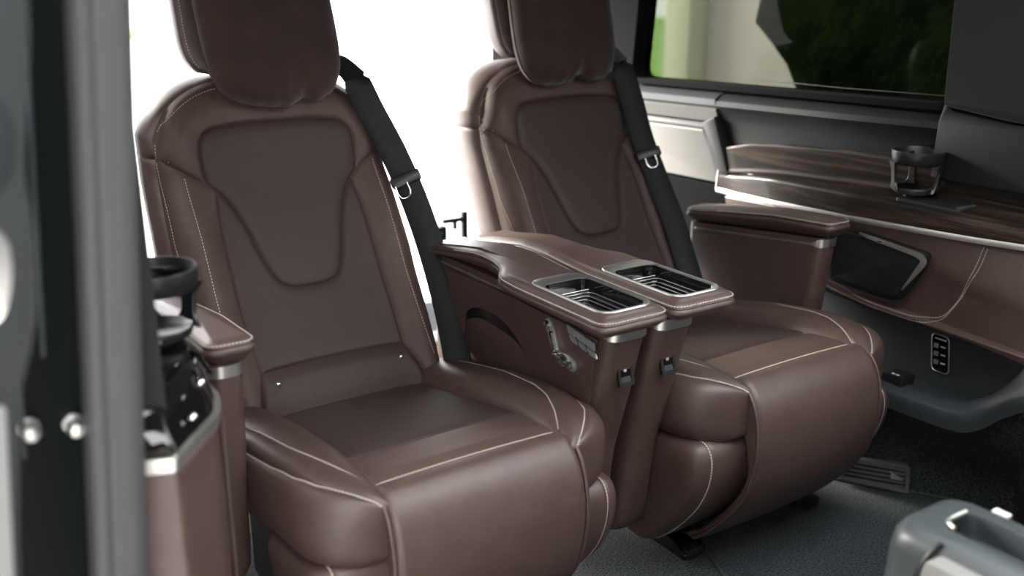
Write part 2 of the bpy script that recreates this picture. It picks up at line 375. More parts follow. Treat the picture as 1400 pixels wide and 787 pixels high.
dr2 = plate('added_door_block', [(-2.6, -.05), (-1.42, -.05), (-1.42, 1.385), (-2.6, 1.385)], plane['x'], NX-.02, NX-.08, 'grey'); tag(dr2, 'unseen panel added in place of the near front door to block light', None, kind='structure')  # unseen panel added to cut light from the near front side

# carpeted lower wall: diagonal face and short side face, with binding along its edge
cw = empty('trim_4'); tag(cw, 'charcoal carpet lining on the lower far wall', None, kind='structure')
bot = [(1.085, .62), (1.098, .205), (1.115, .165), (1.20, .035), (1.275, -.078), (1.287, -.096), (1.293, -.12), (1.296, -.20)]
top_ = [(1.075, .62), (1.078, .205), (1.080, .165), (1.090, .02), (1.112, -.110), (1.118, -.134), (1.128, -.155), (1.128, -.245)]
B_ = np.concatenate([resample(bot[i:i+2], n=8)[:-1] for i in range(len(bot)-1)]+[np.array(bot[-1:])]); T_ = np.concatenate([resample(top_[i:i+2], n=8)[:-1] for i in range(len(top_)-1)]+[np.array(top_[-1:])])
ZT_ = np.interp(np.arange(len(T_)), [0, 42, 49], [.255, .258, .345]); rings = [[(b[0]*(1-f)+t[0]*f, b[1]*(1-f)+t[1]*f, z_) for f, z_ in ((0, -.01), (0, .05), (.02, .088), (.35, .15), (.7, .205), (1, zt_))] for b, t, zt_ in zip(B_, T_, ZT_)]
V, F = loft(rings, closed=False); o = mk('carpet_lining', V, F, 'carpet', cw); autosmooth(o, 50)
tube('lining_binding', spline([(1.296, -.20, .0), (1.262, -.214, .09), (1.222, -.222, .18), (1.128, -.245, .345)], 12), .007, 'midgrey', cw)
box('door_step', (1.29, -.62, .16), (.10, .84, .36), 'gloss', cw, bev=.01)

ow = box('added_light_block', (-3.6, -1.0, 2.2), (.3, 9, 5.8), 'lightblock', bev=.02); tag(ow, 'unseen wall added to block sky light through the open door', None, kind='structure')  # unseen wall added to dim the light entering by the door
# ================================================================== OUTSIDE
gnd = plate('ground', [(-60, -60), (60, -60), (60, 90), (-60, 90)], plane['z'], -.62, -.7, 'paving'); tag(gnd, 'pale paving around the parked van', None, kind='structure')
lw = plate('lawn', round_poly([(2.4, -10), (30, -10), (30, 37), (4.2, 5.0), (2.4, 2.6)], .5), plane['z'], -.60, -.63, 'lawn'); tag(lw, 'green lawn beyond the side window', None, kind='structure')
lw2 = plate('lawn', round_poly([(5.5, 30), (10, 29), (9.5, 34), (5.8, 34)], .8), plane['z'], -.60, -.63, 'lawn'); tag(lw2, 'small patch of grass far behind the van', None, kind='structure')

# ================================================================== SEATS (built in seat coordinates: x across, y backwards, z up; origin on the floor below the front seam)
ZP = [.30, .34, .40, .425, .495, .564, .665, .768, .863, .95, 1.0]
YP = [.445, .452, .475, .494, .553, .604, .662, .716, .746, .768, .79]
_zz = np.linspace(.30, 1.0, 400); _yy = np.interp(_zz, ZP, YP)
_k = np.hanning(41); _k /= _k.sum(); _yy = np.convolve(np.pad(_yy, 20, mode='edge'), _k, 'valid')
def yprof(z): return np.interp(z, _zz, _yy)
def whalf(z): return np.interp(z, [.36, .45, .5, .66, .8, .9], [.215, .228, .236, .246, .241, .234])
def ztop(x):
    t = np.clip((np.abs(x)-.085)/.157, 0, 1); return .953-.012*(x/.2)**2-.125*(1-np.sqrt(np.maximum(1-t*t, 0)))

half_insert = [(0, .874), (.06, .873), (.11, .870), (.135, .866), (.152, .853), (.160, .835), (.161, .80), (.157, .767), (.132, .742), (.114, .712), (.098, .67), (.086, .63), (.075, .598), (.060, .575), (.035, .565), (0, .563)]
hi_ = spline(half_insert, 90)
ins = np.concatenate([hi_, hi_[-2:0:-1]*[-1, 1]])
sh_ = spline([(.157, .767), (.185, .782), (.215, .802), (.243, .818)], 30)
bo_ = spline([(.141, .751), (.149, .70), (.152, .60), (.152, .50), (.148, .44)], 60)
pd_ = spline([(.148, .44), (.156, .425), (.166, .40), (.172, .36)], 24)
pt_ = spline([(-.148, .44), (0, .443), (.148, .44)], 60)
mir = lambda P: P*np.array([-1, 1])
seams = np.concatenate([resample(np.concatenate([ins, ins[:1]]), .002)]+[resample(c, .002) for c in (sh_, mir(sh_), bo_, mir(bo_), pd_, mir(pd_), pt_)])

def in_poly(px, pz, poly):
    c = np.zeros(px.shape, bool); n = len(poly)
    for i in range(n):
        x0, z0 = poly[i]; x1, z1 = poly[i-1]
        c ^= ((z0 > pz) != (z1 > pz)) & (px < (x1-x0)*(pz-z0)/(z1-z0+1e-12)+x0)
    return c
def region(x, z):
    ax = np.abs(x); r = np.where(x < 0, 3, 4)                        # bolsters
    sz = np.interp(ax, sh_[:, 0], sh_[:, 1])
    bx = np.interp(-z, -bo_[:, 1], bo_[:, 0])
    r = np.where((ax < bx) & (z < .767), 2, r)                       # centre panel
    r = np.where(((ax >= .157) & (z > sz)) | ((ax < .157) & (z > .767)), 1, r)   # shoulders
    r = np.where(in_poly(x, z, ins), 0, r)                           # insert
    px_ = np.interp(-z, -pd_[:, 1], pd_[:, 0]); pz = np.interp(x, pt_[:, 0], pt_[:, 1])
    r = np.where((z < pz) & (ax < px_), 5, r)                        # lower pad
    return r
def nearest(x, z):
    d = np.full(x.shape, 9.); bi = np.zeros(x.shape, int)
    for s in range(0, len(x), 3000):
        dd = (x[s:s+3000, None]-seams[None, :, 0])**2+(z[s:s+3000, None]-seams[None, :, 1])**2
        i = dd.argmin(1); bi[s:s+3000] = i; d[s:s+3000] = np.sqrt(dd[np.arange(len(i)), i])
    return d, bi
def back_height(x, z, d, r, ds, dt):
    ax = np.abs(x)
    f = np.clip((.80-z)/.14, 0, 1); f = f*f*(3-2*f)
    b = .026*np.exp(-((ax-.200)/.042)**2)*f                          # bolsters stand forward
    b += .010*np.exp(-((ax-.195)/.05)**2)*np.clip((z-.78)/.05, 0, 1)*np.clip((.92-z)/.06, 0, 1)
    b -= .0055*np.exp(-(d/.0032)**2)+.0022*np.exp(-(d/.011)**2)        # sewn-in seams
    b += np.where(r == 5, .012*np.clip(d/.012, 0, 1)**.6, 0)
    b += np.where(r == 0, .0035*np.clip(d/.02, 0, 1), 0)
    q = .052; e = np.clip(q-np.minimum(ds, dt), 0, q)
    # smooth corner between the side and the top roll
    e2 = np.sqrt(np.clip(q-ds, 0, q)**2+np.clip(q-dt, 0, q)**2); e = np.clip(np.maximum(e, e2), 0, q*.999)
    b -= q-np.sqrt(q*q-e*e)
    return yprof(z)-b
NU, NVV = 157, 205
u = np.linspace(-1, 1, NU); v = np.linspace(0, 1, NVV); UU, VV = np.meshgrid(u, v)
Z0 = .36+(.95-.36)*VV; X = UU*whalf(Z0); ZZ = .36+(ztop(X)-.36)*VV
x = X.ravel(); z = ZZ.ravel()
FA = np.array(grid_faces(NU, NVV))
fr_ = region(x[FA].mean(1), z[FA].mean(1))
d0, bi = nearest(x, z)
vr = np.full((len(x), 2), -1); mn = np.full(len(x), 99); mx = np.full(len(x), -1)
for k in range(4):
    np.minimum.at(mn, FA[:, k], fr_); np.maximum.at(mx, FA[:, k], fr_)
border = (mn != mx) & (d0 < .006)
x[border] = seams[bi[border], 0]; z[border] = seams[bi[border], 1]
d0, bi = nearest(x, z); d0[border] = 0
reg_v = region(x, z)
y = back_height(x, z, d0, reg_v, ((1-np.abs(UU))*whalf(Z0)).ravel(), ((1-VV)*(ztop(X)-.36)).ravel())
BACK = np.stack([x, y, z], 1)
back_out_idx = [j*NU for j in range(NVV)]+[(NVV-1)*NU+i for i in range(1, NU)]+[j*NU+NU-1 for j in range(NVV-2, -1, -1)]

def submesh(name, V, F, m, parent, **kw):
    ids = np.unique(F); mp = np.full(len(V), -1); mp[ids] = np.arange(len(ids)); return mk(name, V[ids], mp[F], m, parent, **kw)

def build_back(seat):
    # shell: side wall and rear of the backrest
    out = resample(BACK[back_out_idx], n=420); n = len(out)
    cen = np.array([0, .70, .66]); nx = np.gradient(out[:, [0, 2]], axis=0); nn = np.stack([-nx[:, 1], nx[:, 0]], 1)
    nn /= np.linalg.norm(nn, axis=1)[:, None]+1e-9
    sgn = np.sign((nn*(out[:, [0, 2]]-cen[[0, 2]])).sum(1)); nn *= sgn[:, None]
    for _ in range(60): nn = (np.concatenate([nn[:1], nn[:-1]])+nn*2+np.concatenate([nn[1:], nn[-1:]]))/4
    ring = lambda dy, do: out+np.stack([nn[:, 0]*do, np.full(n, dy), nn[:, 1]*do*.4], 1)
    rings = [ring(0, 0), ring(.002, -.001), ring(.006, .004), ring(.02, .012), ring(.045, .017), ring(.075, .016), ring(.10, .008), ring(.115, -.005), ring(.125, -.04)]
    V = np.concatenate(rings); F = grid_faces(n, len(rings), False); c = len(V)
    mid = np.array([[0, .60, .36], [0, .64, .45], [0, .74, .62], [0, .84, .8], [0, .87, .9]])
    V = np.concatenate([V, mid]); base = (len(rings)-1)*n
    for i in range(n-1):
        zc = (V[base+i][2]+V[base+i+1][2])/2; a = int(np.argmin(abs(mid[:, 2]-V[base+i][2]))); b = int(np.argmin(abs(mid[:, 2]-V[base+i+1][2])))
        F.append((base+i, c+a, base+i+1) if a == b else (base+i, c+a, c+b, base+i+1))
    bk = mk('backrest', V, F, 'leather', seat); fixn(bk); autosmooth(bk, 60)
    names = ['perforated_insert', 'shoulder_panel', 'centre_panel', 'side_bolster', 'side_bolster', 'lumbar_flap']
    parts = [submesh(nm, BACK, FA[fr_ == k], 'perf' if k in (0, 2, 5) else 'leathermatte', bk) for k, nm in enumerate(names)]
    bv = bvh_of(parts)
    def edge_line(s, inset, z0, z1, n=60):
        zz = np.linspace(z0, z1, n); return [(s*(whalf(q)-inset), float(yprof(q)), q) for q in zz]
    L = []
    for s in (-1, 1):
        L.append(drape(bv, edge_line(s, .007, .40, .845), direction=(0, 1, 0)))
        L.append(drape(bv, [(s*(.198), float(yprof(q)), q) for q in np.linspace(.42, .785, 50)], direction=(0, 1, 0)))
        tp = [(s*a, .75, float(ztop(a))-.010) for a in np.linspace(.222, .10, 30)]
        L.append(drape(bv, tp, direction=(0, 1, 0)))
    stitches('stitching', L, bk, width=.0017, length=.0038, gap=.0026)
    # seam across the side wall at shoulder height
    # press studs on the lumbar flap
    for s in (-1, 1):
        p = drape(bv, [(s*.128, .49, .424), (s*.1281, .49, .424)], direction=(0, 1, 0)); q = p[0][0]
        prof = [(.0055, 0), (.0055, -.002), (.0045, -.0042), (.002, -.005), (.0002, -.0052)]
        lathe('press_stud', prof, (q[0], q[1]+.0005, q[2]), 'chrome', bk, n=16, axis='y', label='small round chrome press stud')
    return bk

def lobe_rings(sgn):
    ys = np.concatenate([np.linspace(.50, .06, 30), .06-.105*np.sin(np.linspace(.06, 1, 22)*math.pi/2)])
    V = []; T1 = [];
    for yv in ys:
        zt = np.interp(yv, [-.05, .0, .10, .16, .27, .41, .5], [.452, .458, .464, .460, .446, .416, .395])
        zb = np.interp(yv, [-.05, .05, .2, .5], [.328, .326, .30, .28])
        k = 1.
        if yv < .06: k = max(1-((.06-yv)/.1052)**2.35, 0)**(1/2.35)
        zc = (zt+zb)/2; b = (zt-zb)/2*max(k, .02)**.34; a = .0670*max(k, .02); xc = .149+a
        e_ = 2/2.7
        x1 = np.interp(yv, [-.05, -.03, .0, .05, .10, .16, .30, .5], [.150, .152, .164, .192, .214, .230, .243, .246])
        x2 = np.interp(yv, [-.05, -.04, -.025, .0, .03, .08, .15, .3, .5], [.160, .175, .194, .220, .244, .262, .270, .276, .278])
        cc_ = np.clip((xc-x1)/a, -.93, .93); cc_ = math.copysign(abs(cc_)**(1/e_), cc_); th1 = math.degrees(math.acos(cc_))
        cc_ = np.clip((xc-x2)/a, -.985, .93); cc_ = math.copysign(abs(cc_)**(1/e_), cc_); th2 = max(math.degrees(math.acos(cc_)), th1+10)
        ths = np.concatenate([np.linspace(-30, th1, 13)[:-1], np.linspace(th1, th2, 9)[:-1], np.linspace(th2, 330, 30)])
        for t in ths:
            c, s_ = math.cos(math.radians(t)), math.sin(math.radians(t)); e = 2/2.7
            dd = min(abs(t-th1), abs(t-th2))*math.pi/180*.06
            g = 1-.045*math.exp(-(dd/.0035)**2)-.03*math.exp(-(dd/.012)**2)
            V.append((sgn*(xc-a*g*math.copysign(abs(c)**e, c)), yv, zc+b*g*math.copysign(abs(s_)**e, s_)))
    return np.array(V), len(ys)
def build_cushion(seat):
    base = box('seat_cushion', (0, .27, .29), (.47, .42, .14), 'leather', seat, bev=.02)
    # centre pan with a cross seam
    xs = np.linspace(-.186, .186, 61); ys = np.concatenate([np.linspace(.50, .135, 40), np.linspace(.13, .09, 15), np.linspace(.085, -.004, 22)])
    V = []
    for yv in ys:
        zc = np.interp(yv, [-.004, .004, .03, .11, .3, .5], [.428, .4395, .4435, .437, .402, .362])
        for xv in xs:
            zc2 = zc-.006*math.exp(-((yv-.112)/.004)**2)-.003*math.exp(-((yv-.112)/.014)**2)+.004*math.cos(xv/.186*math.pi/2)
            zc2 -= .016*np.clip((abs(xv)-.150)/.03, 0, 1)**2
            V.append((xv, yv, zc2))
    V = np.array(V); F = np.array(grid_faces(len(xs), len(ys))); ym = V[F][:, :, 1].mean(1)
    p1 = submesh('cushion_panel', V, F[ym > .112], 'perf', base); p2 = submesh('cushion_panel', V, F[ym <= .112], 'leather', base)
    for p in (p1, p2): fixn(p)
    L = []
    bv = bvh_of([p1, p2]); dn = (0, 0, -1)
    L.append(drape(bv, [(a, .006, .45) for a in np.linspace(-.165, .165, 40)], direction=dn))
    for s in (-1, 1):
        V, nr = lobe_rings(s); nring = len(V)//nr; F = np.array(grid_faces(nring, nr)); col = np.tile(np.arange(nring-1), nr-1)
        parts = [submesh('cushion_bolster', V, F[col < 12], 'leather', base), submesh('bolster_band', V, F[(col >= 12) & (col < 20)], 'leather', base), submesh('bolster_side', V, F[col >= 20], 'leather', base)]
        if s < 0:
            for p in parts: p.data.flip_normals()
        R_ = V.reshape(nr, nring, 3)
        for c, r0 in ((12, 3), (20, 6)):
            P = R_[r0:nr-1, c].copy(); N = R_[r0:nr-1, c]-np.array([s*.215, 0, .39]); N[:, 0] = np.maximum(N[:, 0]*s, 0)*s; N[:, 1] = np.where(P[:, 1] < .06, (P[:, 1]-.06)*.8, 0)
            N /= np.linalg.norm(N, axis=1)[:, None]
            off = np.array([0, 0, 0]); P = P+N*.0012
            m_ = P[:, 0]*s > .168
            P = P[m_]; N = N[m_]; P2 = resample(P, .004); N2 = resample(np.c_[N], n=len(P2)); L.append((P2, N2))
    stitches('stitching', L, base, width=.0030, length=.0046, gap=.0012, h=.0014)
    return base

FLAP = spline([(.004, .4405), (-.022, .434), (-.046, .413), (-.060, .380), (-.066, .34), (-.064, .295), (-.050, .24), (-.022, .188), (.018, .138), (.062, .092), (.105, .062)], 60)
LEGP = spline([(.16, .325), (.06, .335), (.01, .341), (-.020, .338), (-.034, .320), (-.037, .29), (-.029, .25), (-.008, .204), (.028, .155), (.068, .112), (.112, .078), (.16, .075), (.20, .09)], 60)
def build_legrest(seat):
    T = np.gradient(LEGP, axis=0); T /= np.linalg.norm(T, axis=1)[:, None]
    cen = np.array([.11, .215])
    cols = []
    xs = np.concatenate([np.linspace(0, .236, 12), [.242, .2455, .249, .255, .262, .269, .275, .279, .281, .281, .278]])
    inn = np.concatenate([np.zeros(12), [.0, .022, .012, .02, .035, .06, .10, .16, .28, .6, .95]])
    full = [(-a, k) for a, k in zip(xs[::-1], inn[::-1])]+[(a, k) for a, k in zip(xs[1:], inn[1:])]
    V = []
    for i, p in enumerate(LEGP):
        for a, k in full:
            q = p+(cen-p)*k; V.append((a, q[0], q[1]))
    V = np.array(V); nc = len(full); F = np.array(grid_faces(nc, len(LEGP))); col = np.tile(np.arange(nc-1), len(LEGP)-1)
    seam = 13; lo, hi = nc-1-(nc//2+seam), nc//2+seam
    front = submesh('legrest', V, F[(col >= lo) & (col < hi)], 'leather', seat); fixn(front)
    for s, msk in ((-1, col < lo), (1, col >= hi)):
        o = submesh('legrest_side', V, F[msk], 'leather', front)
    G = V.reshape(len(LEGP), nc, 3); L = []
    for s, ci in ((-1, lo), (1, hi)):
        P = G[12:50, ci].copy(); N = np.stack([np.full(len(P), s*.5), -T[12:50, 1]*0, T[12:50, 0]*0], 1)
        nn = np.stack([np.zeros(len(P)), T[12:50, 1], -T[12:50, 0]], 1); nn = np.where((nn[:, 1:2]*(P[:, 1:2]-cen[0])+nn[:, 2:3]*(P[:, 2:3]-cen[1])) < 0, -nn, nn)
        N = nn*.8+N; N /= np.linalg.norm(N, axis=1)[:, None]; P += N*.0015
        lead = np.array([[s*.178, LEGP[13][0], LEGP[13][1]]])
        P = np.concatenate([lead+N[:1]*.001, P]); N = np.concatenate([N[:1], N])
        P2 = resample(P, .004); L.append((P2, resample(N, n=len(P2))))
    stitches('stitching', L, front, width=.0032, length=.0046, gap=.0012, h=.0014)
    # broad flap hanging over the front
    T = np.gradient(FLAP, axis=0); T /= np.linalg.norm(T, axis=1)[:, None]; N = np.stack([T[:, 1], -T[:, 0]], 1)
    if N[20][0] > 0: N = -N
    xs = np.linspace(-1, 1, 41); V = []; th = .012
    for i, p in enumerate(FLAP):
        wv = .170+.003*math.sin(i/59*math.pi)
        if i > 54: wv -= .012*((i-54)/5)**2
        for a in xs:
            dx = (1-abs(a))*wv; h = th*math.sqrt(max(0, 1-(max(0, 1-dx/.010))**2)) if dx < .010 else th
            h += .0035*math.exp(-((dx-.009)/.005)**2)*0+.004*math.cos(a*math.pi/2)
            h -= .0025*math.exp(-((dx-.014)/.0016)**2)
            if i < 3: h *= (i/3)**.5
            q = p+N[i]*h; V.append((a*wv, q[0], q[1]))
    n1 = len(V); fd = np.interp(np.arange(60), [0, 16, 26, 59], [.03, .03, .007, .005])
    F = grid_faces(41, 60); flap = mk('legrest_flap', V+[(a*.168, p[0]-N[i][0]*fd[i], p[1]-N[i][1]*fd[i]) for i, p in enumerate(FLAP) for a in xs], F+[tuple(k+n1 for k in f[::-1]) for f in grid_faces(41, 60)]
        + [(i*41, (i+1)*41, (i+1)*41+n1, i*41+n1) for i in range(59)]+[(i*41+40, (i+1)*41+40, (i+1)*41+40+n1, i*41+40+n1) for i in range(59)]+[(59*41+i, 59*41+i+1, 59*41+i+1+n1, 59*41+i+n1) for i in range(40)], 'leather', front)
    fixn(flap); autosmooth(flap, 60)
    for s_ in (-1, 1):
        tube('flap_piping', [(s_*(.1705+.003*math.sin(i/59*math.pi)), FLAP[i][0]+N[i][0]*.0075, FLAP[i][1]+N[i][1]*.0075) for i in range(4, 56)], .0036, 'leather', flap, n=8)
    return front

def build_base(seat):
    b = box('seat_base', (0, .33, .165), (.40, .36, .27), 'black', seat, bev=.02)
    for xr, y0 in ((-.135, .105), (.225, .13)):
        r = box('floor_rail', (xr, .36, .012), (.045, .52, .022), 'black', b, bev=.004)
        prof = [(y0, .0), (y0, .012), (y0+.03, .030), (y0+.10, .04), (y0+.16, .04), (y0+.16, 0)]
        plate('rail_shoe', round_poly(prof, .006, 4), lambda a, c, d: (d, a, c), xr-.03, xr+.03, 'gloss', r, bev=.004)
    for k in (-1, 1):
        strip('tether_strap', [(-.165+k*.006, .165, .03), (-.175+k*.006, .19, .08), (-.182+k*.006, .205, .14)], [(-.3, -1, .1)]*3, .006, .002, 'satin', b)
    return b

def build_headrest(seat, dx=0.):
    rings = []
    for t in np.linspace(0, 1, 25):
        zz = .955+.29*t; k = (1-abs(2*t-1)**5)**(1/5) if 0 < t < 1 else .35; k = max(k, .35)
        yc = .845+.10*t; a = .150*k; b = .050*(.4+.6*k)
        ring = []
        for th in np.linspace(0, 2*math.pi, 60, endpoint=False):
            c, s = math.cos(th), math.sin(th); ring.append((a*math.copysign(abs(c)**(2/4.), c)*(1-.04*t), yc+b*math.copysign(abs(s)**(2/3.2), s)-.012*abs(c)**2, zz))
        rings.append(ring)
    V, F = loft(rings); h = mk('headrest', V, F, 'leather', seat); fixn(h); autosmooth(h, 60)
    for s in (-1, 1):
        tube('headrest_post', [(s*.06, .845, .90), (s*.06, .85, .975)], .006, 'chrome', h, n=12)
    bv = bvh_of([h]); L = []
    for s in (-1, 1):
        P = [(s*.16, .845+.10*t-.040, .955+.29*t) for t in np.linspace(.08, .9, 40)]; L.append(drape(bv, P, direction=(-s, 0, 0)))
    stitches('stitching', L, h, width=.0018, length=.0036, gap=.0026)
    return h

def build_belt(seat, path, tongue_t, widths=.057, tilt=.35, open_tongue=True):
    P = spline(path, 60); T = np.gradient(P, axis=0); T /= np.linalg.norm(T, axis=1)[:, None]
    N = np.array([(tilt, -1, .35)]*60, float); N[:8] = [(0, -.6, 1.)]*8
    belt = strip('seat_belt', P, N, widths, .0016, 'belt', seat, label='black woven seat belt webbing')
    k = int(tongue_t*59); p = P[k]; t = T[k]; n = N[k]-t*(N[k]@t); n /= np.linalg.norm(n); b = np.cross(t, n)
    Rm = Matrix((tuple(b), tuple(t), tuple(n))).transposed()
    tg = box('belt_tongue', tuple(p+n*.004), (.066, .026, .013), 'black', belt, bev=.006, rot=Rm, label='black plastic belt tongue')
    # steel loop of the tongue
    q = p+n*.008; loop = [q+b*s*.013+t*l for s, l in ((-1, .008), (-1, .026), (-.6, .036), (.6, .036), (1, .026), (1, .008))]
    if open_tongue: loop = [q+b*.014+(w_-q)+n*.004 for w_ in loop]
    tube('tongue_loop', spline(loop, 24), .0022, 'chrome', tg, n=8)
    # guide on the shoulder
    G = spline([P[0]+np.array([-.012, .03, -.03]), P[0]+np.array([-.012, .004, .006]), P[2]+np.array([-.006, -.004, .007]), P[7]+np.array([0, -.004, .003])], 20)
    strip('belt_guide', G, [(0, -.7, 1.)]*20, np.interp(np.linspace(0, 1, 20), [0, .5, 1], [.062, .062, .052]), .007, 'black', belt)
    return belt

# ---- armrests.  side=+1: the body lies to the right of its seat; coordinates are mirrored for side=-1
def arm_front(z): return np.interp(z, [.10, .14, .20, .33, .45, .59], [.125, .098, .088, .070, .034, -.002])
def build_arm(seat, side, long=True, y_front=None, ztopp=.637):
    sx = side; X0, X1 = (.274, .356) if long else (.280, .334)
    yoff = 0. if long else .187; YR = .61
    zb, zt = (.115, .594) if long else (.20, .606)
    def secring(zv, grow=0., rr=.022):
        yf = arm_front(zv)*(1. if long else .45)+yoff
        pts = rrect(X0-grow, X1+grow, yf-grow, YR, rr, 8); return [(sx*a, b, zv) for a, b in pts]
    zs = np.concatenate([[zb, zb+.004, zb+.012, zb+.03], np.linspace(zb+.06, zt, 14)])
    rings = [secring(zv, grow=-.016*(1-min(1, (zv-zb)/.03))**2) for zv in zs]
    V, F = loft(rings); body = mk('armrest', V, F, 'leather', seat); fixn(body); autosmooth(body, 50)
    # bright strip under the pad: thin along the side, deep at the front
    n = 80; O = np.array(rrect(X0-.0015, X1+.0015, arm_front(.585)*(1 if long else .45)+yoff-.0035, YR-.01, .023, 12))
    O = np.concatenate([O, O[:1]]); O = resample(O, n=121)[:-1]
    dep = [(.019 if p[1] < yoff+.012 else np.interp(p[1], [yoff+.012, yoff+.03], [.019, .0045])) for p in O]
    fq = [float(np.interp(p[1], [yoff+.012, yoff+.028], [1, 0])) for p in O]
    tp_ = [zt-.012+.009*q for q in fq]; bt_ = [zt-.0165-.0055*q for q in fq]
    r1 = [(sx*p[0], p[1], a_) for p, a_ in zip(O, tp_)]; r2 = [(sx*p[0], p[1]+.0012*q, b_) for p, b_, q in zip(O, bt_, fq)]
    inn = [(sx*(p[0]*.98+.0063), p[1]+.003, a_-.0005) for p, a_ in zip(O, tp_)]
    V, F = loft([inn, r1, r2], caps=False); tr = mk('metal_strip', V, F, 'satin', body, label='satin metal strip'); fixn(tr); autosmooth(tr, 50)
    # vertical seam near the front corner
    zz = np.linspace(zb+.05, zt-.022, 20); tube('corner_seam', [(sx*(X0-.0003), arm_front(q)*(1 if long else .45)+yoff+.021, q) for q in zz], .0013, 'leather', body, n=6)
    # pad
    if long:
        out2 = round_poly([(.216, -.046), (.362, -.046), (.362, .61), (.262, .61), (.264, .37), (.248, .30), (.216, .262)], [.028, .028, .02, .02, .06, .04, .05], 10)
        hole = rrect(.238, .340, -.020, .188, .022, 8)
    else:
        out2 = round_poly([(.266, .160), (.344, .160), (.344, .61), (.266, .61)], [.025, .025, .02, .02], 10); hole = None
    O = resample(np.array(out2+out2[:1]), n=181)[:-1]
    nx = np.roll(O, -1, 0)-np.roll(O, 1, 0); nn = np.stack([nx[:, 1], -nx[:, 0]], 1); nn /= np.linalg.norm(nn, axis=1)[:, None]
    if ((O-O.mean(0))*nn).sum() < 0: nn = -nn
    def hz(yv):                                   # height of the pad top along its length
        if long: return np.interp(yv, [-.06, .20, .26, .33, .42, .57], [0, .000, .003, .008, .006, -.016])
        return np.interp(yv, [.15, .32, .57], [0, .008, .0])
    zT = ztopp if long else .652; zB = zt; R_ = []
    def rng(off, zlev, follow=1.): return [(sx*(p[0]+n_[0]*off), p[1]+n_[1]*off, zlev+follow*float(hz(p[1]))) for p, n_ in zip(O, nn)]
    c0 = np.array([.289, .084]) if long else np.array([.305, .34])
    inner = []
    for p in O:
        if hole is not None:
            d = p-c0; t = 1.
            H = np.array(hole); best = None
            for i in range(len(H)):
                a, b = H[i-1], H[i]; e = b-a; den = d[0]*e[1]-d[1]*e[0]
                if abs(den) < 1e-12: continue
                tt = ((a[0]-c0[0])*e[1]-(a[1]-c0[1])*e[0])/den; ss = ((a[0]-c0[0])*d[1]-(a[1]-c0[1])*d[0])/den
                if tt > 0 and -1e-6 <= ss <= 1+1e-6: best = tt if best is None else min(best, tt)
            inner.append(c0+d*best)
        else: inner.append(c0+(p-c0)*.02)
    inner = np.array(inner); Oi = O-nn*.014
    rings = []
    if hole is not None: rings.append([(sx*p[0], p[1], zT-.014) for p in inner])
    for f in np.linspace(0, 1, 22):
        q = inner*(1-f)+Oi*f; dome = -.005*f**3
        rings.append([(sx*p[0], p[1], zT+float(hz(p[1]))+dome) for p in q])
    rings += [rng(-.008, zT-.007), rng(-.003, zT-.011), rng(-.0012, zT-.0145), rng(-.0028, zT-.0165), rng(0, zT-.019), rng(.0015, zT-.024), rng(-.003, zT-.029, .7), rng(-.014, zB+.006, .3), rng(-.028, zB+.001, .1), rng(-.044, zB-.002, 0)]
    V, F = loft(rings, caps=hole is None); pad = mk('armrest_pad', V, F, 'leather', body); fixn(pad); autosmooth(pad, 60)
    L3 = np.array(rng(-.0022, zT-.0105)); k = np.argmax(L3[:, 1]); L3 = np.roll(L3, -k, 0); keep = L3[:, 1] < .50; L3 = L3[keep]
    o3 = np.argsort(-L3[:, 1]); N3 = np.array([(sx*n_[0], n_[1], .9) for n_ in nn]); N3 = np.roll(N3, -k, 0)[keep]
    stitches('stitching', [(L3, N3)], body, width=.0024, length=.0042, gap=.0016)
    if long:
        # cup tray with stepped black floor
        rim_o = rrect(.233, .345, -.026, .194, .026, 10); rim_i = rrect(.2405, .3375, -.017, .160, .020, 10)
        top = lambda P, h: [(sx*p[0], p[1], h+float(hz(p[1]))*.4) for p in P]
        rim_m = rrect(.2365, .3415, -.022, .176, .023, 10)
        V, F = loft([top(rim_o, zT-.002), top(rrect(.2345, .3435, -.0245, .191, .025, 10), zT+.0018), top(rim_m, zT+.0024), top(rim_i, zT+.0005), top(rim_i, zT-.010)], caps=False)
        rim = mk('tray_rim', V, F, 'satin', body, label='satin metal tray frame'); fixn(rim); autosmooth(rim, 50)
        rr2 = rrect(.2415, .3365, -.016, .159, .019, 8)
        steps = [(0, zT-.002), (0, zT-.014), (.006, zT-.016)]; rings = []
        for k, (ins_, h) in enumerate([(0, zT-.001), (0, zT-.017), (.012, zT-.018), (.0125, zT-.0205), (.022, zT-.0215), (.0225, zT-.024), (.031, zT-.0245), (.0315, zT-.027), (.046, zT-.027)]):
            y1 = .159 if k < 2 else .135
            rings.append([(sx*p[0], p[1], h) for p in rrect(.2415+ins_, .3365-ins_, -.016+ins_*.75, y1-ins_*.75, max(.019-ins_*.4, .004), 8)])
        V, F = loft(rings, cap0=False); tray = mk('cup_tray', V, F, 'gloss', body, label='glossy black stepped cup tray'); fixn(tray); autosmooth(tray, 35)
        for ins_, h in ((.011, zT-.0172), (.021, zT-.0205), (.030, zT-.0235)):
            P = [(sx*p[0], p[1], h) for p in rrect(.2415+ins_, .3365-ins_, -.016+ins_*.75, .135-ins_*.75, .012, 6)]; P.append(P[0])
            tube('tray_ridge', resample(P, n=80), .0005, 'satin', tray, n=6)
        tube('tray_ridge', [(sx*.249, .137, zT-.016), (sx*.329, .137, zT-.016)], .0008, 'satin', tray, n=6)
    if not long:                                  # the outer armrests slope down towards the back
        for ob in [body]+list(body.children):
            for v_ in ob.data.vertices:
                f_ = min(max((v_.co.z-.30)/.28, 0), 1); v_.co.z -= .105*(v_.co.y-.16)*f_
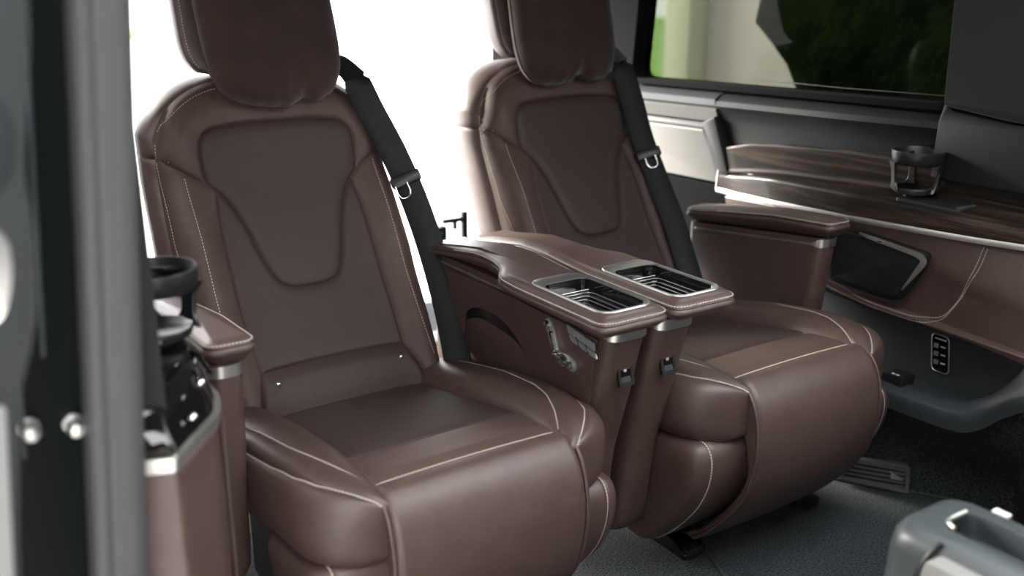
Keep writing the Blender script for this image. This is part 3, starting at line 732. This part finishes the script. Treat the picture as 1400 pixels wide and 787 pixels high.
    # charging socket in the front face
    if long:
        zu = .508; yu = float(arm_front(zu))-.0005; tiltv = math.atan2(float(arm_front(.45)-arm_front(.56)), .11)
        cx = sx*(X0+X1)/2; Rm = Matrix.Rotation(-tiltv, 3, 'X'); Vc = Vector((cx+sx*.004, yu, zu))
        def loc(a, b, d): return tuple(Vc+Rm @ Vector((a, d, b)))
        fr = plate('charging_socket', rrect(-.0165, .0165, -.027, .027, .005, 5), loc, -.0025, .004, 'black', body, holes=[rrect(-.0115, .0115, -.020, .021, .003, 4)], label='black framed charging socket')
        plate('socket_well', rrect(-.012, .012, -.021, .022, .002, 3), loc, -.0003, .003, 'gloss', fr)
        plate('socket_lip', [(-.012, -.021), (.012, -.021), (.009, -.010), (-.009, -.010)], loc, -.0008, .003, 'midgrey', fr)
        for k in (-.001, .012):
            plate('socket_port', rrect(-.0030, .0030, k-.001, k+.006, .001, 3), loc, -.0012, .001, 'satin', fr)
    if long and side > 0:
        # padded side panel facing the seat, with a pocket
        xs_ = X0
        hl = round_poly([(.475, .40), (.470, .497), (.425, .520), (.37, .526), (.315, .519), (.265, .495), (.225, .455), (.195, .40)], [0, .03, .03, .05, .05, .05, .05, 0], 6)
        pouch = round_poly([(.470, .40), (.466, .480), (.42, .498), (.36, .500), (.30, .494), (.258, .479), (.224, .449), (.197, .40)], [0, .02, .03, .05, .05, .05, .05, 0], 6)
        fx = lambda a, b, d: (sx*d, a, b)
        out = [(.53, .39), (.53, .572), (.30, .575), (.10, .572), (.032, .570), (.05, .47), (.058, .39)]
        plate('side_panel', out, fx, xs_-.006, xs_-.0005, 'leather', body, holes=[hl])
        plate('pocket_shade', hl, fx, xs_-.0012, xs_+.001, 'gloss', body, label='black plate standing in for the shade inside the pocket')  # black plate paints the shade of a deep pocket
        plate('pocket_pouch', pouch, fx, xs_-.0045, xs_-.001, 'leather', body, bev=.0015)
        xf = xs_-.006
        # seat-shaped adjuster: headrest, backrest and cushion keys
        def pl(nm, P, r, h, m, par=None, b_=.0015, **kw): return plate(nm, round_poly(P, r, 6), fx, xf-h, xf+.001, m, par or body, bev=b_, **kw)
        ad = pl('seat_adjuster', [(.181, .566), (.166, .572), (.148, .545), (.137, .518), (.108, .520), (.086, .512), (.088, .492), (.108, .490), (.150, .502), (.160, .528), (.182, .552)], .010, .003, 'silverbtn', label='silver seat-shaped adjuster plate')
        def key(P, h, nm='adjuster_key'): return plate(nm, round_poly(P, .006, 6), fx, xf-h, xf-.002, 'chrome', ad, bev=.003, label='chrome adjuster key')
        key([(.180, .564), (.168, .567), (.162, .556), (.176, .550)], .010)
        key([(.165, .551), (.154, .551), (.139, .517), (.150, .512)], .011)
        key([(.150, .513), (.120, .517), (.106, .510), (.108, .496), (.140, .500)], .013)
        key([(.104, .512), (.094, .510), (.092, .498), (.103, .495)], .014)
        # two rows of memory keys
        mk_ = pl('memory_keys', [(.119, .578), (.035, .566), (.031, .553), (.049, .535), (.096, .546), (.112, .558)], .006, .002, 'black', label='panel of silver memory keys')
        for q in range(3):
            a0, a1 = .114-.027*q, .114-.027*(q+1)+.0028
            e0, e1 = .576-.0039*q, .576-.0039*(q+1)
            plate('memory_key', round_poly([(a0, e0-.001), (a1, e1-.001), (a1-.002, e1-.015), (a0-.006+.002*q, e0-.0145)], .002, 3), fx, xf-.0045, xf-.001, 'silverbtn', mk_, bev=.0008)
            plate('memory_key', round_poly([(a0-.008+.002*q, e0-.0178), (a1-.003, e1-.0178), (a1-.008+.0*q, e1-.0275), (a0-.015+.002*q, e0-.0275)], .002, 3), fx, xf-.0045, xf-.001, 'silverbtn', mk_, bev=.0008)
    return body

def build_seat(name, xpos, sides, belt_path, tongue, label, opent, tilt):
    seat = empty(name, (xpos, 0, 0)); tag(seat, label, 'car seat', 'brown leather captain seats')
    build_back(seat); build_cushion(seat); build_legrest(seat); build_base(seat); build_headrest(seat)
    for s, lg in sides: build_arm(seat, s, lg)
    build_belt(seat, belt_path, tongue, open_tongue=opent, tilt=tilt)
    return seat
belt1 = [(.150, .815, .955), (.160, .785, .972), (.172, .748, .955), (.198, .716, .880), (.234, .688, .790), (.256, .640, .690), (.262, .580, .590), (.257, .515, .49), (.243, .455, .405), (.240, .44, .37)]
belt2 = [(.132, .815, .955), (.140, .785, .975), (.152, .745, .945), (.168, .712, .86), (.182, .682, .765), (.190, .625, .665), (.192, .565, .575), (.186, .510, .49), (.178, .450, .40), (.178, .42, .37)]
seat1 = build_seat('captain_seat', 0., ((1, True), (-1, False)), belt1, .44, 'brown leather captain seat nearest the open door, black belt hanging past its right shoulder', True, -.5)
seat2 = build_seat('captain_seat', PX, ((-1, True), (1, False)), belt2, .44, 'brown leather captain seat beside the far side window', False, -.45)

# ---- soft suede pillows hung on the headrests
def pillow(xc, label, dx, seed, crease_x, tilt):
    rnd = np.random.RandomState(seed); nth, nr_ = 96, 46; V = []
    A, B = .139, .155; zc = 1.062
    for j in range(nr_):
        ph = -math.pi/2+math.pi*j/(nr_-1)
        for i in range(nth):
            th = 2*math.pi*i/nth; c, s = math.cos(th), math.sin(th)
            r = (abs(c)**4.2+abs(s)**4.2)**(-1/4.2)                      # squarish outline
            lx, lz = c*r*A, s*r*B
            lx *= 1-.08*max(0, -s)**2+.03*c*s
            if s < 0: lz -= .006*math.sin(3.3*c+seed); 
            lz += .016*max(0, -s)*math.exp(-((lx-crease_x)/.018)**2)      # tuck in the bottom edge
            k = math.cos(ph)**.42 if abs(math.cos(ph)) > 1e-6 else 0.
            px, pz = lx*k, lz*k
            dep = .058*math.sin(ph)*(1 if ph < 0 else .8)
            ripple = .0018*math.sin(26*th+seed)*max(0, -s)**2*k**6*math.cos(ph)
            fold = -.012*math.exp(-((px-crease_x-.25*(pz+B))/.010)**2)*max(0, 1-(pz+B)/.05) if ph < 0 else 0
            lump = .004*math.sin(19*px+seed)*math.cos(15*pz+2*seed)
            V.append((px, dep-fold*1.+lump*math.cos(ph)+ripple*2, pz+ripple))
    F = grid_faces(nth, nr_, True)
    p = empty('headrest_pillow', (xc+dx, .722, .905)); p.rotation_euler = (-math.radians(20), tilt, 0)
    V = [(a, b, c+(zc-.905)) for a, b, c in V]
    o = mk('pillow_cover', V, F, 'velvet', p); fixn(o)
    # piped edge of the cover
    seam = []
    for i in range(nth+1):
        th = 2*math.pi*i/nth; c, s = math.cos(th), math.sin(th); r = (abs(c)**4.2+abs(s)**4.2)**(-1/4.2)
        seam.append(i)
    j = nr_//2; P = [V[j*nth+(i % nth)] for i in range(nth+1)]
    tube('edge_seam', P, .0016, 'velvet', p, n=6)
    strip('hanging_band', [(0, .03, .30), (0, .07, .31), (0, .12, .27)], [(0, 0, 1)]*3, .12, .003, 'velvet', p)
    tag(p, label, 'pillow', 'brown suede headrest pillows'); return p
pillow(0, 'brown suede pillow hung on the near seat headrest, tuck in its lower edge', .014, 1, .040, math.radians(-2))
pillow(PX, 'brown suede pillow hung on the headrest of the seat by the window', -.010, 4, .02, math.radians(2))

# ---- side trim on the far wall: wood ledge, metal strip, leather panel, speaker
def wood_section(y):
    f = np.interp(y, [.02, .62], [1, 0]); f = f*f*(3-2*f)
    zc = np.interp(y, [-.25, -.06, .23, .60], [.664, .652, .636, .612])
    xe = np.interp(y, [-.22, -.10, .2, .45, .63], [1.098, 1.095, 1.105, 1.14, 1.172])
    zt = np.interp(y, [-.25, .16, .30, .45, .58, .672], [.772, .769, .766, .757, .745, .722])
    xb = 1.20
    zl = np.interp(y, [.10, .45, .66], [.700, .682, zc+.045]); xb = np.interp(y, [.2, .66], [1.20, 1.190])
    front = [(xb+.01, zt), (xb-.004, zt), (xb-.007, zt-.005), (xb-.008, zt*.5+zl*.5), (xb-.009, zl+.012), (xb-.012, zl+.005), (xb-.018, zl+.001), (xe+.014, zl-.001), (xe+.006, zl-.003), (xe+.001, zl-.009), (xe, zl-.02), (xe, zc+.004)]
    f = 1; rear = front
    A = np.array(front)*f+np.array(rear)*(1-f); return A, xe, zc
def side_trim(name, mirror, y0, y1, label):
    t = empty(name); mx_ = (lambda x: PX-x) if mirror else (lambda x: x); ys = np.linspace(y0, y1, 80)
    W = []; C = []
    for y in ys:
        A, xe, zc = wood_section(y); A = resample(A, n=60)
        W.append([(mx_(a), y, b) for a, b in A]+[(mx_(1.22), y, zc), (mx_(1.22), y, float(A[0][1]))])
        C.append([(mx_(a), y, b) for a, b in ((xe+.004, zc+.005), (xe-.003, zc+.005), (xe-.0045, zc), (xe-.0035, zc-.006), (xe+.001, zc-.0085), (xe+.012, zc-.0085))])
    V, F = loft(W); o = mk('wood_ledge', V, F, 'wood', t, label='glossy dark striped wood ledge'); fixn(o); autosmooth(o, 45)
    V, F = loft(C); o = mk('metal_strip', V, F, 'satin', t, label='satin metal strip'); fixn(o); autosmooth(o, 45)
    P = []
    return t, mx_
tr, _m = side_trim('side_trim_panel', False, .672, -.95, '')
tag(tr, 'far wall trim with dark wood ledge, metal strip, brown leather and speaker', 'trim panel')
# bright vertical end of the wood
tube('wood_end_trim', spline([(1.170, .672, .612), (1.176, .674, .66), (1.182, .674, .695), (1.188, .672, .722)], 16), .0025, 'satin', tr, n=8)
LX = 1.118
lp = round_poly([(.62, .606), (.40, .618), (.20, .628), (-.06, .645), (-.25, .656), (-.95, .656), (-.95, .405), (-.34, .405), (-.13, .428), (.0, .436), (.10, .437), (.28, .452), (.60, .47)], [0, 0, 0, 0, 0, 0, 0, 0, .05, .05, .05, .05, 0], 6)
lean = lambda a, b, d: (d+.03*max(0, a-.2)/.4+.012*max(0, (.56-b))/.1, a, b)
leath = plate('leather_panel', lp, lean, LX, LX+.05, 'leather', tr, bev=.005)
bv = bvh_of([leath])
st = []
for off in (0, .0085):
    P = [(1.0, .30, .468-off*.7), (1.0, .16, .452-off), (1.0, .06, .4475-off), (1.0, .01, .449-off), (1.0, -.03, .461-off*.8), (1.0, -.055, .49-off*.3), (1.0, -.082-off*.5, .54), (1.0, -.105-off, .59), (1.0, -.120-off, .640)]
    st.append(drape(bv, spline(P, 60), direction=(1, 0, 0)))
stitches('stitching', st, leath, width=.0024, length=.0050, gap=.0020)
spk = round_poly([(.262, .608), (.150, .612), (-.008, .600), (-.004, .575), (.055, .476), (.10, .470), (.25, .476)], [.01, .01, .012, .02, .03, .02, .01], 6)
sp = plate('speaker_frame', spk, lean, LX-.006, LX+.002, 'black', tr, bev=.003)
gr = plate('speaker_grille', inset_poly(spk, .010), lean, LX-.0085, LX, 'grille', sp, bev=.002, label='black perforated speaker grille')
tubeP = spline([(LX-.008, .165, .6085), (LX-.009, .135, .605), (LX-.009, .05, .597), (LX-.009, .008, .5915), (LX-.008, .000, .582), (LX-.007, .008, .566), (LX-.003, .05, .505)], 50)
tubeP = np.array([lean(p[1], p[2], p[0]-.002) for p in tubeP])
strip('speaker_trim', tubeP, [(-1, 0, 0)]*50, np.interp(np.linspace(0, 1, 50), [0, .1, .5, .62, 1], [.004, .009, .011, .016, .004]), .003, 'satin', sp, label='curved satin metal speaker trim')
box('speaker_badge', (LX-.0145, .107, .602), (.002, .012, .003), 'chrome', sp, bev=0)

def cup_holder(c, label, ang, cang):
    h = empty('cup_holder', c); h.rotation_euler = (0, 0, ang)
    lathe('holder_ring', [(.044, .066), (.049, .064), (.053, .068), (.0555, .088), (.0545, .0925), (.0515, .093), (.049, .086), (.045, .068)], (0, 0, 0), 'black', h, n=48)
    # open bottom: a tube loop instead of a closed disc
    for o in list(h.children): 
        pass
    lathe('holder_dish', [(.0, .0), (.030, .0), (.040, .003), (.043, .012), (.0415, .0145), (.037, .012), (.030, .007), (.0, .006)], (0, 0, 0), 'black', h, n=48)
    for a, wd in ((math.radians(cang+75)-ang, .026), (math.radians(cang-75)-ang, .026), (math.radians(cang+180)-ang, .03)):
        P = [(r*math.cos(a), r*math.sin(a), zz) for r, zz in ((.039, .008), (.041, .022), (.0435, .045), (.048, .070))]
        strip('holder_strut', spline(P, 14), [(math.cos(a), math.sin(a), 0)]*14, np.interp(np.linspace(0, 1, 14), [0, .25, .7, 1], [wd*2.1, wd*1.1, wd*1.1, wd*2.1]), .006, 'black', h)
    plate('holder_clamp', round_poly([(-.022, .050), (.022, .050), (.010, .012), (-.010, .012)], .006, 4), lambda a, b, d: (a, b, d+.25*(.05-b)), .074, .080, 'black', h, bev=.0015)
    lathe('mount_foot', [(.0, -.006), (.022, -.006), (.022, .002), (.0, .002)], (0, 0, 0), 'black', h, n=24)
    tag(h, label, 'cup holder', 'black clip-in cup holders'); return h
cup_holder((1.160, .078, .7075), 'black plastic cup holder on the far wood ledge', .3, -146)
mat_ = empty('holder_mat', (1.135, .02, .7005))
plate('mat_plate', rrect(-.030, .035, -.085, .065, .008, 5), lambda a, b, d: (a, b, d), .003, -.004, 'black', mat_, bev=.0015)
box('mat_end', (0.002, -.079, .005), (.055, .010, .004), 'midgrey', mat_, bev=.001)
tag(mat_, 'dark rubber mat set into the far wood ledge in front of the cup holder', 'mat')

# ---- storage tray moulding on the far wall, with switch module
tray = empty('storage_tray', (0, 0, 0)); tag(tray, 'dark grey plastic storage tray moulded below the leather panel', 'storage tray')
plate('tray_back', [(.34, .27), (.34, .45), (-.95, .42), (-.95, .27)], plane['x'], 1.195, 1.22, 'traygrey', tray)
lip = round_poly([(1.20, .36), (1.085, .36), (1.080, .10), (1.092, .0), (1.115, -.118), (1.15, -.145), (1.20, -.15)], [0, 0, .02, .02, .03, .02, 0], 6)
plate('tray_floor', lip, lambda a, b, d: (a, b, d), .285, .255, 'traygrey', tray, bev=.006)
inner = spline([(1.150, .10, .287), (1.150, -.02, .287), (1.152, -.095, .290), (1.165, -.150, .320), (1.168, -.19, .365), (1.162, -.215, .405), (1.155, -.235, .43)], 40)
outer = spline([(1.078, .10, .280), (1.092, -.02, .277), (1.112, -.125, .274), (1.122, -.165, .292), (1.122, -.21, .335), (1.118, -.27, .375), (1.116, -.34, .395)], 40)
dvec = outer-inner; rings = []
for f, lift, dz in ((-.12, -.03, 0), (0, 0, 0), (.12, .006, 0), (.5, .009, 0), (.88, .006, 0), (1, 0, 0), (1.01, 0, -.015), (1.0, 0, -.034), (.8, 0, -.038)):
    rings.append([tuple(i_+d_*f+np.array([-.4*lift, -.3*lift, lift+dz])) for i_, d_ in zip(inner, dvec)])
V, F = loft(rings, closed=False, caps=False); o = mk('tray_rim', V, F, 'traygrey', tray); autosmooth(o, 60)
pod = round_poly([(-.30, .30), (-.30, .39), (-.40, .42), (-.95, .42), (-.95, .0), (-.30, .0)], .01, 5)
plate('tray_cheek', pod, lambda a, b, d: (d, a, b), 1.122, 1.23, 'traygrey', tray, bev=.006)
plate('tray_brow', round_poly([(.33, .462), (.10, .440), (0, .438), (-.10, .434), (-.35, .408), (-.95, .408), (-.95, .392), (-.35, .392), (-.10, .418), (0, .423), (.10, .425), (.33, .440)], .006, 3), plane['x'], 1.150, 1.21, 'traygrey', tray, bev=.004)
SWX = 1.188
sw = plate('switch_module', rrect(-.034, .006, .322, .404, .010, 6), lambda a, b, d: (d, a+.12*(b-.36), b), SWX, SWX+.012, 'gloss', tray, bev=.003, label='glossy black switch module with silver rim')
P = [(SWX+.002, a+.12*(b-.36), b) for a, b in rrect(-.035, .007, .321, .405, .011, 6)]; P.append(P[0]); tube('module_rim', resample(P, n=70), .0014, 'satin', sw, n=6)
for k, zz in enumerate((.343, .362, .380)):
    box('module_key', (SWX-.0015, -.006+.12*(zz-.36), zz), (.003, .010, .010), 'satin', sw, bev=.001)
    box('module_legend', (SWX-.0004, -.022+.12*(zz-.36), zz), (.001, .011, .0028), 'white', sw, bev=0)
box('module_legend', (SWX-.0004, -.012, .396), (.001, .028, .0022), 'white', sw, bev=0)
bk_ = box('belt_buckle_holder', (1.135, .045, .298), (.05, .055, .028), 'black', tray, bev=.006)
box('holder_mark', (1.118, .035, .3125), (.004, .007, .001), 'white', bk_, bev=0); box('holder_mark', (1.118, .046, .3125), (.004, .007, .001), 'white', bk_, bev=0)

# ---- air vent in the diagonal carpet face
A0 = Vector((1.112, .152, 0)); A1 = Vector((1.203, .026, 0)); dv = (A1-A0).normalized(); nv_ = Vector((dv.y, -dv.x, 0))
if nv_.x > 0: nv_ = -nv_
vent = empty('air_vent', tuple(A0)); tag(vent, 'dark grey slatted air vent low on the far carpet wall', 'air vent')
vl = (A1-A0).length
fv = lambda a, b, d: tuple(dv*a-nv_*d+nv_*.003+Vector((0, 0, b)))
outl = round_poly([(0, .012), (vl, .004), (vl-.004, .075), (.012, .072)], [.004, .004, .014, .01], 5)
plate('vent_frame', outl, fv, -.010, .004, 'ventgrey', vent, holes=[inset_poly(outl, .0085)])
plate('vent_back', inset_poly(outl, .006), fv, .000, .004, 'gloss', vent)
for k in range(5):
    zz = .0185+.0108*k; sl = plate('vent_slat', [(.012+.001*k, zz-.0012), (vl-.012, zz-.0032), (vl-.012, zz+.0008), (.012+.001*k, zz+.0022)], fv, -.009, .000, 'ventgrey', vent)
plate('vent_flag', [(vl-.045, .056), (vl-.016, .036), (vl-.043, .036)], fv, -.0115, -.009, 'consolelight', vent, label='pale triangular vent tab')

# ---- near side trim next to the open door
tn = empty('side_trim_panel'); tag(tn, 'near side trim by the door with wood, metal strip, black gloss top and brown leather', 'trim panel')
# plan outline of its end: outer face, front corner, inner face
plan = [(-.535, -.15), (-.476, -.172), (-.405, -.085), (-.385, -.03), (-.382, .42), (-.47, .42), (-.53, .0)]
def ring_at(z, off=0., rr=(.004, .008, .02, .02, .01, .01, .01)):
    R0 = round_poly([tuple(p) for p in plan], list(rr), 6); R0 = inset_poly(R0, -off); return [(a, b, z) for a, b in R0]
zs = [.20, .30, .45, .60, .636]
V, F = loft([ring_at(.0, -.035), ring_at(.19, -.03), ring_at(.23, -.012), ring_at(.26, -.006), ring_at(.45, -.003), ring_at(.634, -.003)]); lb = mk('leather_panel', V, F, 'leather', tn); fixn(lb); autosmooth(lb, 35)
V, F = loft([ring_at(.632, -.006), ring_at(.6325, .001), ring_at(.638, .003), ring_at(.650, .002), ring_at(.653, -.004)]); mb = mk('metal_strip', V, F, 'satin', tn, label='satin metal strip'); fixn(mb); autosmooth(mb, 35)
rs = []
for z, k in ((.652, 0), (.662, .004), (.676, .014), (.690, .022), (.698, .030), (.701, .045)):
    R0 = np.array(ring_at(z, -.004-k*.25)); R0[:, 1] += k*1.6*(R0[:, 1] < .1)*(R0[:, 0] > -.50); rs.append([tuple(p) for p in R0])
V, F = loft(rs); tb = mk('gloss_top', V, F, 'gloss', tn, label='glossy black top face'); fixn(tb); autosmooth(tb, 45)
V, F = loft([[(-.530, -.150, .654), (-.480, -.170, .654), (-.470, .02, .705), (-.470, .30, .735), (-.530, .30, .735), (-.53, -.02, .705)], [(-.530, -.148, .66), (-.482, -.166, .66), (-.475, .02, .712), (-.475, .30, .74), (-.530, .30, .74), (-.53, -.02, .712)]])
wp = mk('wood_face', V, F, 'wood', tn, smooth=False, label='dark striped wood face'); fixn(wp)
tube('metal_edge', spline([(-.478, -.170, .655), (-.476, -.11, .672), (-.468, .0, .708), (-.463, .06, .722)], 20), .0035, 'chrome', tn)
tube('gloss_edge', spline([(-.408, .05, .690), (-.40, .0, .700), (-.398, -.05, .690)], 14), .003, 'gloss', tn)
tube('inner_rib', [(-.3835, -.03, .36), (-.3835, -.03, .50), (-.3835, -.03, .62)], .0018, 'leather', tn, n=8)
for q in ((-.442, -.118, .668), (-.418, -.075, .690)):
    lathe('chrome_stud', [(.0, .0), (.006, .0), (.006, .003), (.003, .006), (.0, .0065)], q, 'chrome', tn, n=16)
cup_holder((-.425, .068, .7065), 'blurred black cup holder on the near trim beside the open door', -.6, -60)

# ---- door opening at the left: jamb with locating pins, rubber seal, sliding door edge
jamb = empty('trim_5'); tag(jamb, 'glossy black door jamb with two locating pins at the left', None, kind='structure')
lx = lambda z: -.0817*(1.13-z)-.0*z            # the body side leans outwards going down
xj = lambda z, c: c+lx(z)*.9
def slab(name, x0, x1, y0, y1, z0, z1, m, parent, bev=.01, n=14):
    rings = []
    for z in np.linspace(z0, z1, n):
        rings.append([(a+lx(z), b, z) for a, b in rrect(x0, x1, y0, y1, bev, 6)])
    V, F = loft(rings); o = mk(name, V, F, m, parent); fixn(o); return autosmooth(o, 40)
slab('jamb_panel', -.66, -.515, -.185, -.10, -.3, 1.36, 'glossbrown', jamb)
slab('jamb_fold', -.535, -.528, -.205, -.18, -.1, 1.36, 'seal', jamb, .003)
slab('jamb_groove', -.570, -.566, -.193, -.18, .80, 1.36, 'console', jamb, .0018)
slab('jamb_groove', -.592, -.588, -.193, -.18, .70, 1.36, 'console', jamb, .0018)
for q in ((-.5765+.0, .722), (-.617, .728)):
    lathe('locating_pin', [(.0, -.022), (.006, -.021), (.0085, -.016), (.009, -.008), (.0075, 0), (.010, 0), (.010, .01), (.0, .01)], (q[0], -.187, q[1]), 'satin', jamb, n=20, axis='y', label='silver locating pin')
seal = empty('trim_6'); tag(seal, 'grey rubber door seal standing beside the near trim', None, kind='structure')
slab('seal_body', -.531, -.483, -.225, -.16, -.1, 1.36, 'seal', seal, .016)
slab('seal_lip', -.500, -.480, -.215, -.15, -.1, 1.36, 'seal', seal, .009)
slab('seal_bead', -.536, -.518, -.232, -.19, -.1, 1.36, 'seal', seal, .008)
door = empty('door_1'); tag(door, 'grey lined edge of the open door at the left border', None, kind='structure')
def dslab(name, P, y0, y1, m, parent, holes=(), bev=.0):
    return plate(name, P, lambda a, b, d: (a, d, b), y0, y1, m, parent, holes=holes, bev=bev)
lowc = round_poly([(-.80, -.1), (-.672, -.1), (-.662, .62), (-.655, .70), (-.637, .83), (-.622, .871), (-.614, .90), (-.608, .965), (-.610, 1.01), (-.602, 1.05), (-.590, 1.12), (-.585, 1.3), (-.80, 1.3)], [0, 0, .03, .03, .03, .02, .03, .03, .03, .03, .03, 0, 0], 5)
hole1 = round_poly([(-.72, .885), (-.640, .892), (-.629, .925), (-.627, .955), (-.634, .968), (-.72, .968)], .014, 5)
dslab('door_lining', lowc, -.36, -.26, 'grey', door, holes=[hole1])
dslab('grip_recess', round_poly([(-.70, .992), (-.626, .994), (-.614, 1.02), (-.612, 1.05), (-.620, 1.066), (-.70, 1.068)], .012, 5), -.3625, -.36, 'grey', door, bev=.001)
dslab('lower_lining', round_poly([(-.80, -.1), (-.678, -.1), (-.664, .66), (-.648, .825), (-.80, .825)], .004, 3), -.366, -.36, 'consolelight', door, bev=.002)

# ---- blurred console in the right foreground
con = empty('folding_console', (0, 0, 0)); tag(con, 'blurred blue-grey plastic console with recessed handle in the right foreground', 'console')
CX0, CX1, CY0, CY1, CZ = .285, .435, -1.0, -.525, .50
hole = rrect(.335, .395, -.86, -.575, .018, 6)
rings = []
base_o = lambda off: rrect(CX0-off, CX1+off, CY0-off, CY1+off, .035+max(off, -.02), 8)
O = resample(np.array(base_o(0)+base_o(0)[:1]), n=121)[:-1]
cc = np.array([.365, -.7175])
def hole_pt(p):
    H = np.array(hole); d = p-cc; best = 9
    for i in range(len(H)):
        a, b = H[i-1], H[i]; e = b-a; den = d[0]*e[1]-d[1]*e[0]
        if abs(den) < 1e-12: continue
        tt = ((a[0]-cc[0])*e[1]-(a[1]-cc[1])*e[0])/den; ss = ((a[0]-cc[0])*d[1]-(a[1]-cc[1])*d[0])/den
        if tt > 0 and -1e-6 <= ss <= 1+1e-6: best = min(best, tt)
    return cc+d*best
I_ = np.array([hole_pt(p) for p in O])
def rg(P, z): return [(a, b, z) for a, b in P]
shrink = lambda k: cc+(O-cc)*np.array([1-k/.075, 1-k/.2375])
rings = [rg(cc+(I_-cc)*.85, CZ-.035), rg(cc+(I_-cc)*.95, CZ-.033), rg(I_, CZ-.025), rg(I_, CZ-.003), rg(I_+(O-I_)*.06, CZ), rg(I_+(O-I_)*.5, CZ+.001), rg(shrink(.020), CZ-.001), rg(shrink(.010), CZ-.006), rg(shrink(.003), CZ-.016), rg(O, CZ-.032), rg(shrink(-.002), CZ-.085), rg(shrink(-.003), CZ-.087), rg(shrink(.0), CZ-.089), rg(shrink(-.004), CZ-.10), rg(shrink(-.008), .30), rg(shrink(-.004), .02)]
V, F = loft(rings); o = mk('console_body', V, F, 'console', con); fixn(o); autosmooth(o, 40)
plate('side_panel', round_poly([(-1.0, CZ-.012), (-.600, CZ-.012), (-.592, CZ-.06), (-.592, .10), (-1.0, .10)], .012, 5), lambda a, b, d: (d, a, b), CX0-.018, CX0+.01, 'consolelight', con, bev=.004, label='satin light grey side panel')
tube('panel_edge', spline([(CX0-.013, -.586, .12), (CX0-.013, -.586, .40), (CX0-.010, -.588, .455), (CX0+.002, -.595, .487), (CX0+.014, -.60, .4985)], 24), .004, 'black', con)
tube('handle_edge', spline([(.340, -.590, CZ+.0005), (.345, -.578, CZ+.001), (.355, -.5735, CZ+.001), (.388, -.5735, CZ+.001)], 16), .003, 'satin', con)
box('latch_button', (.425, -.60, CZ-.002), (.012, .022, .006), 'white', con, bev=.002)

# ---- folding stand seen between the two seats, far behind
rs_ = empty('rear_bracket', (.85, 1.5, 0)); tag(rs_, 'small black metal bracket stand seen between the seats behind the armrest', 'bracket')
box('post', (.035, 0, .215), (.022, .018, .43), 'black', rs_, bev=.003)
box('arm', (-.01, 0, .405), (.07, .016, .016), 'black', rs_, bev=.003)
box('hook', (.0, 0, .388), (.014, .016, .03), 'black', rs_, bev=.003)
box('side_box', (-.075, 0, .345), (.07, .05, .10), 'black', rs_, bev=.006)
box('side_box_label', (-.075, -.026, .375), (.03, .003, .012), 'consolelight', rs_, bev=0)
box('foot_plate', (.0, 0, .008), (.18, .14, .016), 'black', rs_, bev=.003)
box('lever', (.052, 0, .33), (.045, .016, .02), 'satin', rs_, bev=.003, rot=Matrix.Rotation(.6, 3, 'Y'))
lathe('knob', [(.0, -.012), (.012, -.012), (.014, 0), (.012, .012), (.0, .012)], (.078, 0, .315), 'black', rs_, n=16, axis='y')
box('crossbar', (-.02, 0, .30), (.12, .016, .012), 'black', rs_, bev=.003)

# ---- outside the far window
gp = empty('garden_wall', (4.0, 3.4, -.62)); tag(gp, 'beige plaster wall end outside the side window', 'wall')
box('wall_body', (.25, -.6, 1.2), (.4, 1.8, 2.4), 'plaster', gp, bev=.02)
box('corner_pier', (.15, .42, 1.2), (.5, .24, 2.4), 'plasteryellow', gp, bev=.02)
box('coping', (.2, -.48, 2.44), (.6, 2.1, .08), 'stone', gp, bev=.01)
def hedge(name, outline, x0, x1, label):
    P = resample(np.array(outline+outline[:1]), .10)[:-1]; c = P.mean(0); rings = []; rnd = np.random.RandomState(5)
    L = [(.0, .0), (.0, .5), (.0, .92), (.06, 1.0), (.3, 1.02), (.6, 1.02), (.9, 1.), (1.0, .9), (1., .5), (1., .0)]
    for f, k in L:
        rings.append([(x0+(x1-x0)*f+rnd.uniform(-.02, .02), *(c+(p-c)*max(k, .01)*(1+rnd.uniform(-.012, .012)))) for p in P])
    V, F = loft(rings); o = mk(name, V, F, 'hedge', None); fixn(o)
    return o
hd = hedge('hedge', [(1.275, 1.073), (1.32, 1.012), (1.24, .945), (1.168, .886), (1.108, .771), (1.06, .5), (1.08, -.6), (-1.6, -.6), (-1.6, 1.75), (1.0, 1.75), (1.18, 1.3)], 1.9, 2.9, '')  # left end outline follows the edge of a reflection on the glass
tag(hd, 'dark evergreen hedge, left end shaped as the reflection edge in the side window', 'hedge')
